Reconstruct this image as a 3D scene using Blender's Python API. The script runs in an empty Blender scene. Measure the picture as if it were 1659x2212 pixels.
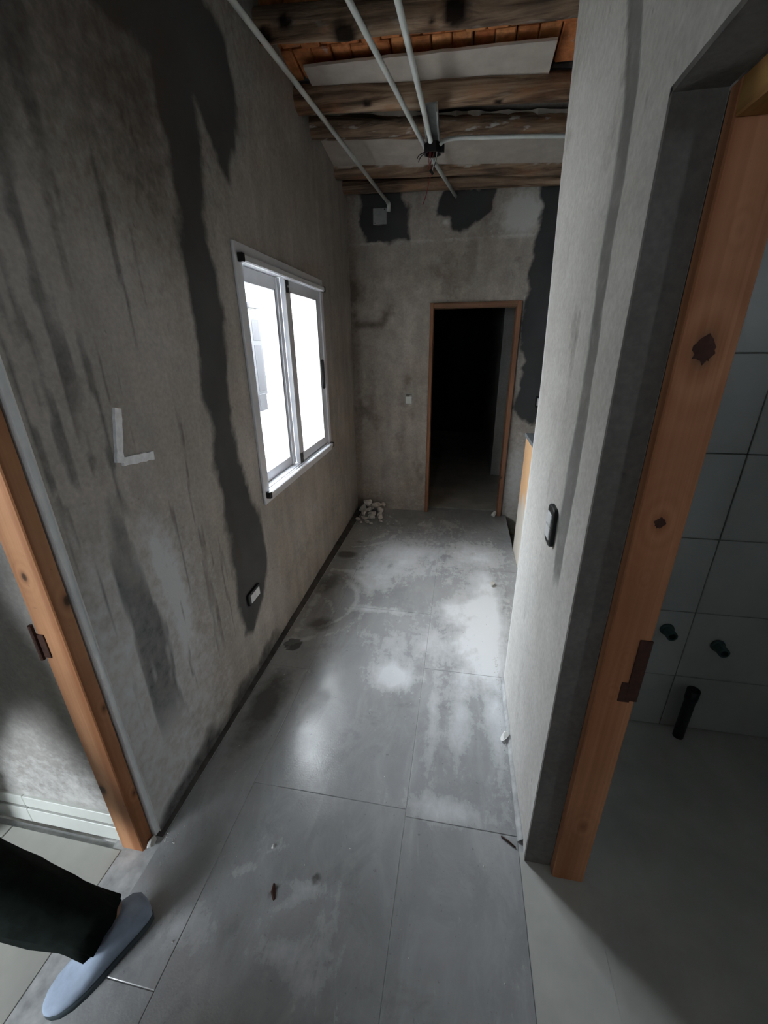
import bpy, bmesh, math, random
import numpy as np
from mathutils import Vector, Matrix, Euler

C = bpy.context
S = C.scene
COL = S.collection
PI = math.pi

# ------------------------------------------------------------------ camera
cam_d = bpy.data.cameras.new('camera')
cam = bpy.data.objects.new('camera', cam_d)
COL.objects.link(cam)
S.camera = cam
cam_d.sensor_fit = 'VERTICAL'
cam_d.sensor_height = 36.0
cam_d.lens = 36.0 * 893.6 / 2212.0
cam_d.clip_start = 0.02
# camera rows: world X/Y/Z expressed by (right, down, forward)
R = np.array([[0.984, 0.058, -0.170], [0.179, -0.373, 0.910], [-0.011, -0.926, -0.377]])
right = Vector(R[:, 0]); down = Vector(R[:, 1]); fwd = Vector(R[:, 2]).normalized()
right = (right - fwd * right.dot(fwd)).normalized()
up = right.cross(fwd)
M3 = Matrix((right, up, -fwd)).transposed()
cam.matrix_world = Matrix.Translation((0, 0, 1.6)) @ M3.to_4x4()

# ------------------------------------------------------------------ world, light, exposure
S.view_settings.view_transform = 'Standard'
S.view_settings.look = 'None'
S.view_settings.gamma = 1.0
S.view_settings.use_curve_mapping = False
S.view_settings.exposure = 1.75
W = bpy.data.worlds.new('overcast_sky'); S.world = W
W.use_nodes = True
bg = W.node_tree.nodes['Background']
bg.inputs['Color'].default_value = (0.885, 0.935, 1.0, 1)
bg.inputs['Strength'].default_value = 12.0
S.cycles.use_denoising = True
S.cycles.max_bounces = 10
S.cycles.diffuse_bounces = 6
S.cycles.transparent_max_bounces = 12
S.cycles.sample_clamp_indirect = 8.0
S.cycles.caustics_reflective = False
S.cycles.caustics_refractive = False


def portal(name, loc, size, direction):
    """light portal in a window opening: guides sky sampling, adds no light"""
    d = bpy.data.lights.new(name, 'AREA')
    d.shape = 'RECTANGLE'; d.size = size[0]; d.size_y = size[1]
    d.cycles.is_portal = True
    o = bpy.data.objects.new(name, d); COL.objects.link(o)
    o.location = loc
    o.rotation_euler = Vector(direction).to_track_quat('-Z', 'Y').to_euler()
    return o


portal('window_portal', (-1.2, 2.48, 1.41), (1.2, 1.1), (1, 0, 0))
portal('side_room_portal', (-2.3, -1.75, 1.375), (1.2, 1.15), (0, 1, 0))
portal('bath_portal', (2.36, -.7, 1.9), (.34, .34), (-1, 0, 0))
portal('front_portal', (-.375, -1.75, 1.755), (.35, .35), (0, 1, 0))

# ------------------------------------------------------------------ helpers
rng = np.random.default_rng(7)
random.seed(7)


def _hash(ix, iy, seed):
    h = (ix.astype(np.int64) * 374761393 + iy.astype(np.int64) * 668265263 + seed * 974711) & 0x7fffffff
    h = ((h ^ (h >> 13)) * 1274126177) & 0x7fffffff
    h = h ^ (h >> 16)
    return (h & 0xffff) / 65535.0


def vnoise(x, y, seed=0):
    x = np.asarray(x, float); y = np.asarray(y, float)
    ix = np.floor(x); iy = np.floor(y)
    fx = x - ix; fy = y - iy
    fx = fx * fx * (3 - 2 * fx); fy = fy * fy * (3 - 2 * fy)
    a = _hash(ix, iy, seed); b = _hash(ix + 1, iy, seed)
    c = _hash(ix, iy + 1, seed); d = _hash(ix + 1, iy + 1, seed)
    return (a * (1 - fx) + b * fx) * (1 - fy) + (c * (1 - fx) + d * fx) * fy


def fbm(x, y, seed=0, octv=4):
    t = 0; amp = 1; s = 0
    x = np.asarray(x, float); y = np.asarray(y, float)
    for k in range(octv):
        t = t + amp * vnoise(x * 2 ** k, y * 2 ** k, seed + k * 17); s += amp; amp *= .5
    return t / s


def sstep(a, b, x):
    t = np.clip((x - a) / (b - a), 0, 1)
    return t * t * (3 - 2 * t)


def poly_sd(px, py, poly):
    """signed distance to polygon, negative inside"""
    px = np.asarray(px, float); py = np.asarray(py, float)
    P = np.array(poly, float)
    d = np.full(px.shape, 1e9); inside = np.zeros(px.shape, bool)
    n = len(P)
    for i in range(n):
        ax, ay = P[i]; bx, by = P[(i + 1) % n]
        ex, ey = bx - ax, by - ay
        t = np.clip(((px - ax) * ex + (py - ay) * ey) / (ex * ex + ey * ey + 1e-12), 0, 1)
        d = np.minimum(d, np.hypot(px - ax - t * ex, py - ay - t * ey))
        cond = ((ay > py) != (by > py))
        xin = (bx - ax) * (py - ay) / ((by - ay) if by != ay else 1e-12) + ax
        inside ^= cond & (px < xin)
    return np.where(inside, -d, d)


def mobj(name, verts, faces, mat=None, parent=None, smooth=False, attrs=None):
    me = bpy.data.meshes.new(name)
    if isinstance(verts, np.ndarray):
        verts = verts.tolist()
    me.from_pydata(verts, [], faces)
    me.update()
    if smooth:
        me.polygons.foreach_set('use_smooth', [True] * len(me.polygons))
    if attrs:
        for k, a in attrs.items():
            at = me.attributes.new(k, 'FLOAT', 'POINT')
            at.data.foreach_set('value', np.asarray(a, np.float32).ravel())
    if mat:
        me.materials.append(mat)
    o = bpy.data.objects.new(name, me); COL.objects.link(o)
    if parent:
        o.parent = parent
    return o


def bobj(name, bm, mat=None, parent=None, smooth=False):
    bmesh.ops.recalc_face_normals(bm, faces=bm.faces)
    me = bpy.data.meshes.new(name)
    bm.to_mesh(me); bm.free()
    if smooth:
        me.polygons.foreach_set('use_smooth', [True] * len(me.polygons))
    if mat:
        for m in (mat if isinstance(mat, (list, tuple)) else [mat]):
            me.materials.append(m)
    o = bpy.data.objects.new(name, me); COL.objects.link(o)
    if parent:
        o.parent = parent
    return o


def add_box(bm, lo, hi, bevel=0.0, seg=1, mat_index=0, jitter=0.0):
    r = bmesh.ops.create_cube(bm, size=1.0)
    vs = r['verts']
    lo = Vector(lo); hi = Vector(hi)
    for v in vs:
        v.co = Vector([(lo[i] + hi[i]) / 2 + v.co[i] * (hi[i] - lo[i]) for i in range(3)])
        if jitter:
            v.co += Vector([random.uniform(-jitter, jitter) for _ in range(3)])
    fs = list({f for v in vs for f in v.link_faces})
    for f in fs:
        f.material_index = mat_index
    if bevel > 0:
        es = list({e for v in vs for e in v.link_edges})
        bmesh.ops.bevel(bm, geom=es, offset=bevel, segments=seg, affect='EDGES', profile=.5)
    return vs


def box(name, lo, hi, mat, parent=None, bevel=0.0, seg=1, jitter=0.0):
    bm = bmesh.new(); add_box(bm, lo, hi, bevel, seg, jitter=jitter)
    return bobj(name, bm, mat, parent)


def frames_along(pts):
    pts = [Vector(p) for p in pts]
    out = []
    n0 = None
    for i, p in enumerate(pts):
        t = (pts[min(i + 1, len(pts) - 1)] - pts[max(i - 1, 0)]).normalized()
        if n0 is None:
            a = Vector((0, 0, 1)) if abs(t.z) < .9 else Vector((1, 0, 0))
            n0 = (a - t * a.dot(t)).normalized()
        else:
            n0 = (n0 - t * n0.dot(t)).normalized()
        out.append((p, t, n0, t.cross(n0)))
    return out


def add_tube(bm, pts, rad, seg=12, cap=True):
    fr = frames_along(pts)
    rings = []
    for i, (p, t, n, b) in enumerate(fr):
        r = rad[i] if isinstance(rad, (list, tuple)) else rad
        r1, r2 = r if isinstance(r, (list, tuple)) else (r, r)
        rings.append([bm.verts.new(p + n * (r1 * math.cos(2 * PI * k / seg)) + b * (r2 * math.sin(2 * PI * k / seg))) for k in range(seg)])
    for a, b in zip(rings, rings[1:]):
        for k in range(seg):
            bm.faces.new((a[k], a[(k + 1) % seg], b[(k + 1) % seg], b[k]))
    if cap:
        bm.faces.new(rings[0][::-1]); bm.faces.new(rings[-1])
    return rings


def tube(name, pts, rad, mat, parent=None, seg=12, cap=True):
    bm = bmesh.new(); add_tube(bm, pts, rad, seg, cap)
    return bobj(name, bm, mat, parent, smooth=True)


def bez(p0, p1, p2, p3, n=12):
    p0, p1, p2, p3 = map(Vector, (p0, p1, p2, p3))
    return [p0 * (1 - t) ** 3 + p1 * 3 * t * (1 - t) ** 2 + p2 * 3 * t * t * (1 - t) + p3 * t ** 3 for t in [i / n for i in range(n + 1)]]


def empty(name, loc, label, cat, group=None, rz=0):
    o = bpy.data.objects.new(name, None); COL.objects.link(o)
    o.empty_display_size = .1
    o.location = loc; o.rotation_euler = (0, 0, rz)
    tag(o, label, cat, group)
    return o


def tag(o, label=None, cat=None, group=None, kind=None):
    if label: o['label'] = label
    if cat: o['category'] = cat
    if group: o['group'] = group
    if kind: o['kind'] = kind
    return o


def struct(o):
    o['kind'] = 'structure'
    return o


def sempty(name, loc=(0, 0, 0)):
    o = bpy.data.objects.new(name, None); COL.objects.link(o); o.location = loc
    o['kind'] = 'structure'
    return o


# ------------------------------------------------------------------ materials
class NT:
    def __init__(self, name):
        self.m = bpy.data.materials.new(name); self.m.use_nodes = True
        self.t = self.m.node_tree
        self.b = self.t.nodes['Principled BSDF']
        self.L = self.t.links.new

    def n(self, typ, **kw):
        x = self.t.nodes.new(typ)
        for k, v in kw.items():
            setattr(x, k, v)
        return x

    def pos(self, scale=(1, 1, 1), loc=(0, 0, 0), obj=False):
        if obj:
            s = self.n('ShaderNodeTexCoord').outputs['Object']
        else:
            s = self.n('ShaderNodeNewGeometry').outputs['Position']
        mp = self.n('ShaderNodeMapping')
        mp.inputs['Scale'].default_value = scale
        mp.inputs['Location'].default_value = loc
        self.L(s, mp.inputs['Vector'])
        return mp.outputs['Vector']

    def noise(self, vec, scale, detail=4, rough=.55, dist=0):
        x = self.n('ShaderNodeTexNoise')
        x.inputs['Scale'].default_value = scale
        x.inputs['Detail'].default_value = detail
        x.inputs['Roughness'].default_value = rough
        x.inputs['Distortion'].default_value = dist
        self.L(vec, x.inputs['Vector'])
        return x.outputs['Fac']

    def ramp(self, fac, stops):
        x = self.n('ShaderNodeValToRGB')
        e = x.color_ramp.elements
        while len(e) < len(stops):
            e.new(.5)
        for el, (p, c) in zip(e, stops):
            el.position = p
            el.color = (c, c, c, 1) if isinstance(c, (int, float)) else (*c, 1)
        self.L(fac, x.inputs['Fac'])
        return x.outputs['Color']

    def mix(self, fac, a, b, mode='MIX'):
        x = self.n('ShaderNodeMix', data_type='RGBA', blend_type=mode)
        for k, v in ((0, fac), (6, a), (7, b)):
            sock = x.inputs[k]
            if hasattr(v, 'links'):
                self.L(v, sock)
            elif isinstance(v, (int, float)):
                sock.default_value = v if k == 0 else (v, v, v, 1)
            else:
                sock.default_value = (*v, 1)
        return x.outputs[2]

    def math(self, op, a, b=0.0, c=0.0, clamp=False):
        x = self.n('ShaderNodeMath', operation=op, use_clamp=clamp)
        for s, v in zip(x.inputs, (a, b, c)):
            if hasattr(v, 'links'):
                self.L(v, s)
            else:
                s.default_value = v
        return x.outputs[0]

    def attr(self, name):
        x = self.n('ShaderNodeAttribute'); x.attribute_name = name
        return x.outputs['Fac']

    def col(self, c):
        if hasattr(c, 'links'):
            self.L(c, self.b.inputs['Base Color'])
        else:
            self.b.inputs['Base Color'].default_value = (*c, 1)

    def rough(self, r):
        if hasattr(r, 'links'):
            self.L(r, self.b.inputs['Roughness'])
        else:
            self.b.inputs['Roughness'].default_value = r

    def bump(self, h, strength=.3, dist=.01):
        x = self.n('ShaderNodeBump')
        x.inputs['Strength'].default_value = strength
        x.inputs['Distance'].default_value = dist
        self.L(h, x.inputs['Height'])
        self.L(x.outputs['Normal'], self.b.inputs['Normal'])

    def spec(self, v):
        self.b.inputs['Specular IOR Level'].default_value = v


def plaster(name, dark, light, stain_shade_c=(0.045, 0.05, 0.055), pale_c=(.62, .62, .60), streak=.35, attrs=True, mottled=.5):
    t = NT(name)
    p = t.pos()
    big = t.ramp(t.noise(p, 2.2, 5, .6, .4), [(.3, 0.0), (.7, 1.0)])
    c = t.mix(big, dark, light)
    st = t.ramp(t.noise(t.pos((9, 9, .8)), 1.0, 4, .6, .3), [(.35, 0.0), (.62, 1.0)])
    c = t.mix(t.math('MULTIPLY', t.math('SUBTRACT', 1.0, st), streak), c, tuple(x * .45 for x in dark))
    mo = t.ramp(t.noise(p, 9, 6, .68), [(.38, 0.0), (.66, 1.0)])
    c = t.mix(t.math('MULTIPLY', t.math('SUBTRACT', 1.0, mo), mottled), c, tuple(x * .62 for x in dark))
    fine = t.ramp(t.noise(p, 70, 3, .6), [(.3, .86), (.7, 1.08)])
    c = t.mix(1.0, c, fine, 'MULTIPLY')
    speck = t.ramp(t.noise(p, 34, 2, .5), [(.20, 1.0), (.27, 0.0)])
    c = t.mix(t.math('MULTIPLY', speck, .55), c, tuple(x * .35 for x in dark))
    n2 = t.noise(p, 26, 4, .65)
    if attrs:
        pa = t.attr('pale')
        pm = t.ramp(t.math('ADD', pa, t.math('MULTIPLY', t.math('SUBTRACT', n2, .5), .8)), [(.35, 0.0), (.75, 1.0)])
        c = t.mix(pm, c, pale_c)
        sa = t.attr('stain_shade')
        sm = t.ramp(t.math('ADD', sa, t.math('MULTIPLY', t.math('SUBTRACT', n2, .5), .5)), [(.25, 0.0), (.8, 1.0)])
        sc = t.mix(t.noise(p, 3.5, 4, .6), tuple(x * .75 for x in stain_shade_c), tuple(x * 1.3 for x in stain_shade_c))
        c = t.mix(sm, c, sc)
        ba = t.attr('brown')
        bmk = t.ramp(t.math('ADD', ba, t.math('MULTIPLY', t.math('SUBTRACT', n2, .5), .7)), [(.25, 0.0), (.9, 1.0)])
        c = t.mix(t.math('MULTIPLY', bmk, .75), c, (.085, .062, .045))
    t.col(c)
    t.rough(.92); t.spec(.2)
    t.bump(t.mix(.45, t.noise(p, 14, 6, .65), t.noise(p, 120, 2, .5)), .28, .006)
    return t.m


def wood(name, base, dark, axis='z', knots=(), halo=0.03, rough=.62, freq=26):
    t = NT(name)
    g = t.n('ShaderNodeNewGeometry').outputs['Position']
    sc = {'x': (.35, freq, freq), 'y': (freq, .35, freq), 'z': (freq, freq, .35)}[axis]
    kd = None; warp = None
    for (kx, ky, kz, kr) in knots:
        s = t.n('ShaderNodeVectorMath', operation='SUBTRACT'); t.L(g, s.inputs[0]); s.inputs[1].default_value = (kx, ky, kz)
        m = t.n('ShaderNodeVectorMath', operation='MULTIPLY'); t.L(s.outputs[0], m.inputs[0])
        m.inputs[1].default_value = tuple((.6 if a == axis else 1.0) / kr for a in 'xyz')
        l = t.n('ShaderNodeVectorMath', operation='LENGTH'); t.L(m.outputs[0], l.inputs[0])
        d = l.outputs['Value']
        kd = d if kd is None else t.math('MINIMUM', kd, d)
    mp = t.n('ShaderNodeMapping'); mp.inputs['Scale'].default_value = sc; t.L(g, mp.inputs['Vector'])
    gn = t.n('ShaderNodeTexNoise'); gn.inputs['Scale'].default_value = 1.0; gn.inputs['Detail'].default_value = 5
    gn.inputs['Roughness'].default_value = .55; gn.inputs['Distortion'].default_value = .6
    t.L(mp.outputs['Vector'], gn.inputs['Vector'])
    fac = gn.outputs['Fac']
    if kd is not None:
        w = t.math('DIVIDE', 1.0, t.math('ADD', 1.0, t.math('MULTIPLY', kd, kd)))
        fac = t.math('ADD', fac, t.math('MULTIPLY', t.math('SINE', t.math('MULTIPLY', kd, 5.0)), t.math('MULTIPLY', w, .13)))
    c = t.mix(t.ramp(fac, [(.36, 1.0), (.62, 0.0)]), base, dark)
    c = t.mix(t.ramp(t.noise(t.pos(), 3.2, 3, .5), [(.35, 0.0), (.7, .45)]), c, tuple(x * .62 for x in dark))
    c = t.mix(t.math('MULTIPLY', t.ramp(t.noise(t.pos(), 55, 3, .6), [(.25, 1.0), (.33, 0.0)]), .5), c, tuple(x * .4 for x in dark))
    if kd is not None:
        c = t.mix(t.ramp(kd, [(.0, .95), (.42, .85), (.80, .15), (1.6, .0)]), c, (.03, .016, .01))
    t.col(c); t.rough(rough); t.spec(.25)
    t.bump(fac, .25, .003)
    return t.m


def plain(name, c, rough=.5, metal=0, var=.12, scale=20, spec=.4):
    t = NT(name)
    n = t.ramp(t.noise(t.pos(), scale, 4, .6), [(.3, 1 - var), (.7, 1 + var)])
    t.col(t.mix(1.0, c, n, 'MULTIPLY')); t.rough(rough); t.spec(spec)
    t.b.inputs['Metallic'].default_value = metal
    return t.m


M = {}
M['wall'] = plaster('wall_plaster', (.36, .34, .315), (.50, .485, .46), streak=.30)
M['wall_left'] = plaster('left_wall_plaster', (.40, .37, .335), (.54, .51, .475), stain_shade_c=(.085, .085, .085), pale_c=(.60, .625, .64), streak=.28, mottled=.25)
M['wall_right'] = plaster('right_wall_plaster', (.52, .505, .48), (.64, .625, .60), stain_shade_c=(.22, .215, .205), streak=.06, mottled=.10)
M['wall_back'] = plaster('back_wall_plaster', (.42, .375, .33), (.58, .535, .485), stain_shade_c=(.065, .065, .066), streak=.25, mottled=.5)
M['cement'] = plaster('raw_cement', (.15, .14, .13), (.21, .20, .19), attrs=False, streak=.1, mottled=.3)
M['wall_room'] = plaster('room_plaster', (.42, .43, .42), (.56, .57, .56), attrs=False, streak=.25, mottled=.2)
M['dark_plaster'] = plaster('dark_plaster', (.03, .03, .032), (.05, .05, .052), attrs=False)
M['far_floor'] = plain('far_room_floor', (.42, .39, .35), .8, var=.2, scale=4)
M['bead'] = plain('corner_bead', (.84, .88, .89), .6, var=.1, scale=9)
M['pine'] = wood('pine_right', (.62, .31, .165), (.36, .15, .07), 'z',
                 knots=[(.415, .882, 1.583, .030), (.422, .882, 1.763, .009), (.418, .882, 1.250, .016), (.418, .882, 1.12, .007), (.42, .882, .90, .006), (.41, .882, .79, .007), (.425, .882, .27, .016)])
M['pine_left'] = wood('pine_left', (.56, .29, .15), (.34, .14, .06), 'z',
                      knots=[(-.98, .745, .99, .016), (-.975, .742, .62, .012), (-1.03, .705, 1.08, .012), (-.975, .742, .25, .012), (-1.05, .705, .30, .02)])
M['pine_back'] = wood('pine_back', (.40, .20, .11), (.24, .115, .07), 'z', knots=[(.41, 3.93, .40, .014)])
M['pine_h'] = wood('pine_head', (.36, .22, .13), (.22, .115, .07), 'x')
M['pine_hy'] = wood('pine_head_long', (.46, .27, .09), (.28, .12, .04), 'y')
M['alu'] = plain('white_aluminium', (.72, .74, .78), .35, var=.04, spec=.5)
M['black'] = plain('black_plastic', (.012, .012, .013), .4, var=.2)
M['white_pl'] = plain('white_plastic', (.72, .73, .74), .4, var=.03)
M['pvc'] = plain('grey_pvc', (.72, .76, .74), .45, var=.12, scale=6)
M['steel'] = plain('galvanised', (.34, .36, .36), .5, metal=.3, var=.2)
M['rust'] = plain('rusty_steel', (.055, .022, .014), .8, var=.4, scale=60)
t = NT('orange_paint')
zz = t.n('ShaderNodeSeparateXYZ'); t.L(t.pos(), zz.inputs[0])
f = t.math('ADD', zz.outputs['Z'], t.math('MULTIPLY', t.math('SUBTRACT', t.noise(t.pos(), 5, 4, .6), .5), .35))
t.col(t.mix(t.ramp(f, [(.38, 0.0), (.52, 1.0)]), (.72, .66, .58), (.80, .50, .28))); t.rough(.7); t.spec(.2)
M['orange'] = t.m
M['granite'] = plain('grey_granite', (.30, .32, .34), .25, var=.3, scale=120)
M['tilewall'] = plain('bath_tile', (.40, .42, .41), .35, var=.10, scale=3)
M['grout'] = plain('dark_grout', (.10, .10, .095), .9)
M['pipe_green'] = plain('green_pipe', (.03, .07, .065), .5)
M['pipe_black'] = plain('black_pipe', (.012, .014, .022), .35)
M['rubble'] = plain('broken_plaster', (.62, .585, .55), .95, var=.3, scale=30, spec=.1)
M['white_chip'] = plain('white_chip', (.74, .74, .72), .9, var=.15, spec=.1)
M['paint'] = plain('white_paint', (.88, .90, .92), .7, var=.12, scale=60)
M['outwall'] = plain('lime_wall', (.82, .81, .78), .9, var=.03, scale=2)
M['outgrey'] = plain('grey_window', (.055, .055, .062), .6)
M['outframe'] = plain('grey_window_frame', (.085, .085, .092), .6)
M['ground'] = plain('patio_concrete', (.45, .45, .43), .9, var=.15, scale=3)
M['pants'] = plain('dark_trousers', (.008, .012, .010), .9, var=.4, scale=30, spec=.1)
M['shoe'] = plain('pale_blue_canvas', (.34, .41, .52), .75, var=.1, scale=40, spec=.2)
M['sole'] = plain('dark_sole', (.05, .07, .08), .7)
M['skin'] = plain('skin', (.42, .25, .18), .55, var=.06)
M['jacket'] = plain('dark_jacket', (.015, .018, .022), .9, var=.3, spec=.1)
M['hair'] = plain('dark_hair', (.018, .012, .009), .6, var=.3, scale=80)
M['red_wire'] = plain('red_wire', (.30, .05, .04), .5)
M['sheet'] = plain('plaster_sheet', (.54, .49, .44), .9, var=.12, scale=9, spec=.1)
M['soffit'] = plaster('ceiling_plaster', (.33, .29, .26), (.50, .46, .43), attrs=False, streak=.1, mottled=.4)
M['baseboard'] = plain('baseboard_tile', (.62, .64, .60), .35, var=.06, scale=6)
M['roomtile'] = plain('room_tile', (.40, .40, .365), .35, var=.12, scale=4)

t = NT('brick_clay')
oi = t.n('ShaderNodeObjectInfo').outputs['Random']
c = t.ramp(oi, [(0.0, (.74, .30, .12)), (.5, (.62, .22, .085)), (1.0, (.80, .36, .15))])
c = t.mix(1.0, c, t.ramp(t.noise(t.pos(), 24, 4, .6), [(.3, .6), (.7, 1.15)]), 'MULTIPLY')
c = t.mix(t.ramp(t.noise(t.pos(), 13, 4, .6), [(.62, 0.0), (.7, .7)]), c, (.55, .48, .43))
t.col(c); t.rough(.9); t.spec(.15); t.bump(t.noise(t.pos(), 60, 4, .6), .4, .004); M['brick'] = t.m

t = NT('log_wood')
p = t.pos((1.3, 20, 20))
gr = t.noise(p, 1.0, 6, .62, .9)
c = t.ramp(gr, [(.30, (.035, .022, .015)), (.43, (.16, .105, .07)), (.55, (.32, .22, .15)), (.70, (.50, .37, .26))])
c = t.mix(t.ramp(t.noise(t.pos((2, 5, 5)), 1.3, 4, .6), [(.46, 0.0), (.72, .65)]), c, (.09, .07, .06))
c = t.mix(t.ramp(t.noise(t.pos((3, 8, 8), (4, 1, 2)), 1.0, 3, .6), [(.55, 0.0), (.72, .6)]), c, (.36, .17, .08))
sp = t.math('MULTIPLY', t.ramp(t.noise(t.pos((9, 28, 28)), 1.0, 3, .5), [(.62, 0.0), (.70, .8)]), t.attr('splash'))
c = t.mix(sp, c, (.58, .55, .52))
c = t.mix(t.attr('lip'), c, (.50, .46, .42))
c = t.mix(t.attr('knot'), c, (.018, .011, .008))
t.col(c); t.rough(.9); t.spec(.15); t.bump(gr, .8, .012); M['log'] = t.m

t = NT('floor_porcelain')
p = t.pos()
c = t.mix(t.ramp(t.noise(p, 1.9, 5, .62, .5), [(.32, 0.0), (.68, 1.0)]), (.26, .268, .272), (.36, .368, .37))
c = t.mix(t.ramp(t.noise(t.pos((3, 1.3, 1)), 2.6, 7, .72, 1.0), [(.45, 0.0), (.72, .55)]), c, (.46, .475, .48))
c = t.mix(t.ramp(t.noise(t.pos((1, 1, 1), (3, 5, 0)), 3.4, 6, .7, .6), [(.28, .6), (.45, 0.0)]), c, (.15, .15, .15))
c = t.mix(t.math('MULTIPLY', t.ramp(t.noise(p, 60, 3, .6), [(.27, 1.0), (.34, 0.0)]), .5), c, (.09, .09, .09))
du = t.attr('dust')
dn = t.mix(.45, t.noise(p, 8, 8, .75, .6), t.noise(t.pos((1, 1, 1), (7, 1, 0)), 30, 6, .75, .4))
dn = t.mix(.35, dn, t.noise(t.pos((1, .3, 1), (1, 9, 0)), 24, 5, .7, .8))
dm = t.ramp(t.math('ADD', du, t.math('MULTIPLY', t.math('SUBTRACT', dn, .5), 2.3)), [(.20, 0.0), (.62, .50), (1.30, .95)])
c = t.mix(dm, c, (.60, .625, .64))
wt = t.attr('wet')
wm = t.ramp(t.math('ADD', wt, t.math('MULTIPLY', t.math('SUBTRACT', t.noise(p, 14, 4, .6), .5), .5)), [(.35, 0.0), (.7, 1.0)])
c = t.mix(t.math('MULTIPLY', wm, .85), c, (.085, .083, .078))
t.col(c)
t.rough(t.ramp(t.math('ADD', dm, t.math('MULTIPLY', t.noise(p, 6, 3, .5), .2)), [(0.0, .14), (.12, .22), (.5, .42), (1.0, .9)])); t.spec(.5)
t.bump(t.mix(dm, t.noise(p, 160, 2, .5), t.noise(p, 40, 4, .7)), .10, .003)
M['tile'] = t.m

M['slab'] = plain('floor_mortar', (.42, .43, .43), .95, var=.3, scale=18, spec=.1)
M['slab_dark'] = plain('floor_screed', (.105, .10, .095), .95, var=.35, scale=14, spec=.1)
M['slab_light'] = plain('threshold_screed', (.44, .45, .42), .9, var=.12, scale=5, spec=.2)
M['pit'] = plain('lower_floor', (.16, .155, .145), .95, var=.2, scale=6, spec=.1)

t = NT('window_glass')
tr = t.n('ShaderNodeBsdfTransparent'); tr.inputs['Color'].default_value = (.96, .97, .97, 1)
gl = t.n('ShaderNodeBsdfGlossy'); gl.inputs['Roughness'].default_value = .02
fr = t.n('ShaderNodeLayerWeight'); fr.inputs['Blend'].default_value = .5
mx = t.n('ShaderNodeMixShader')
t.L(t.math('ADD', .03, t.math('MULTIPLY', t.math('POWER', fr.outputs['Facing'], 5.0), .5)), mx.inputs[0]); t.L(tr.outputs[0], mx.inputs[1]); t.L(gl.outputs[0], mx.inputs[2])
t.L(mx.outputs[0], t.t.nodes['Material Output'].inputs['Surface'])
M['glass'] = t.m


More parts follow.
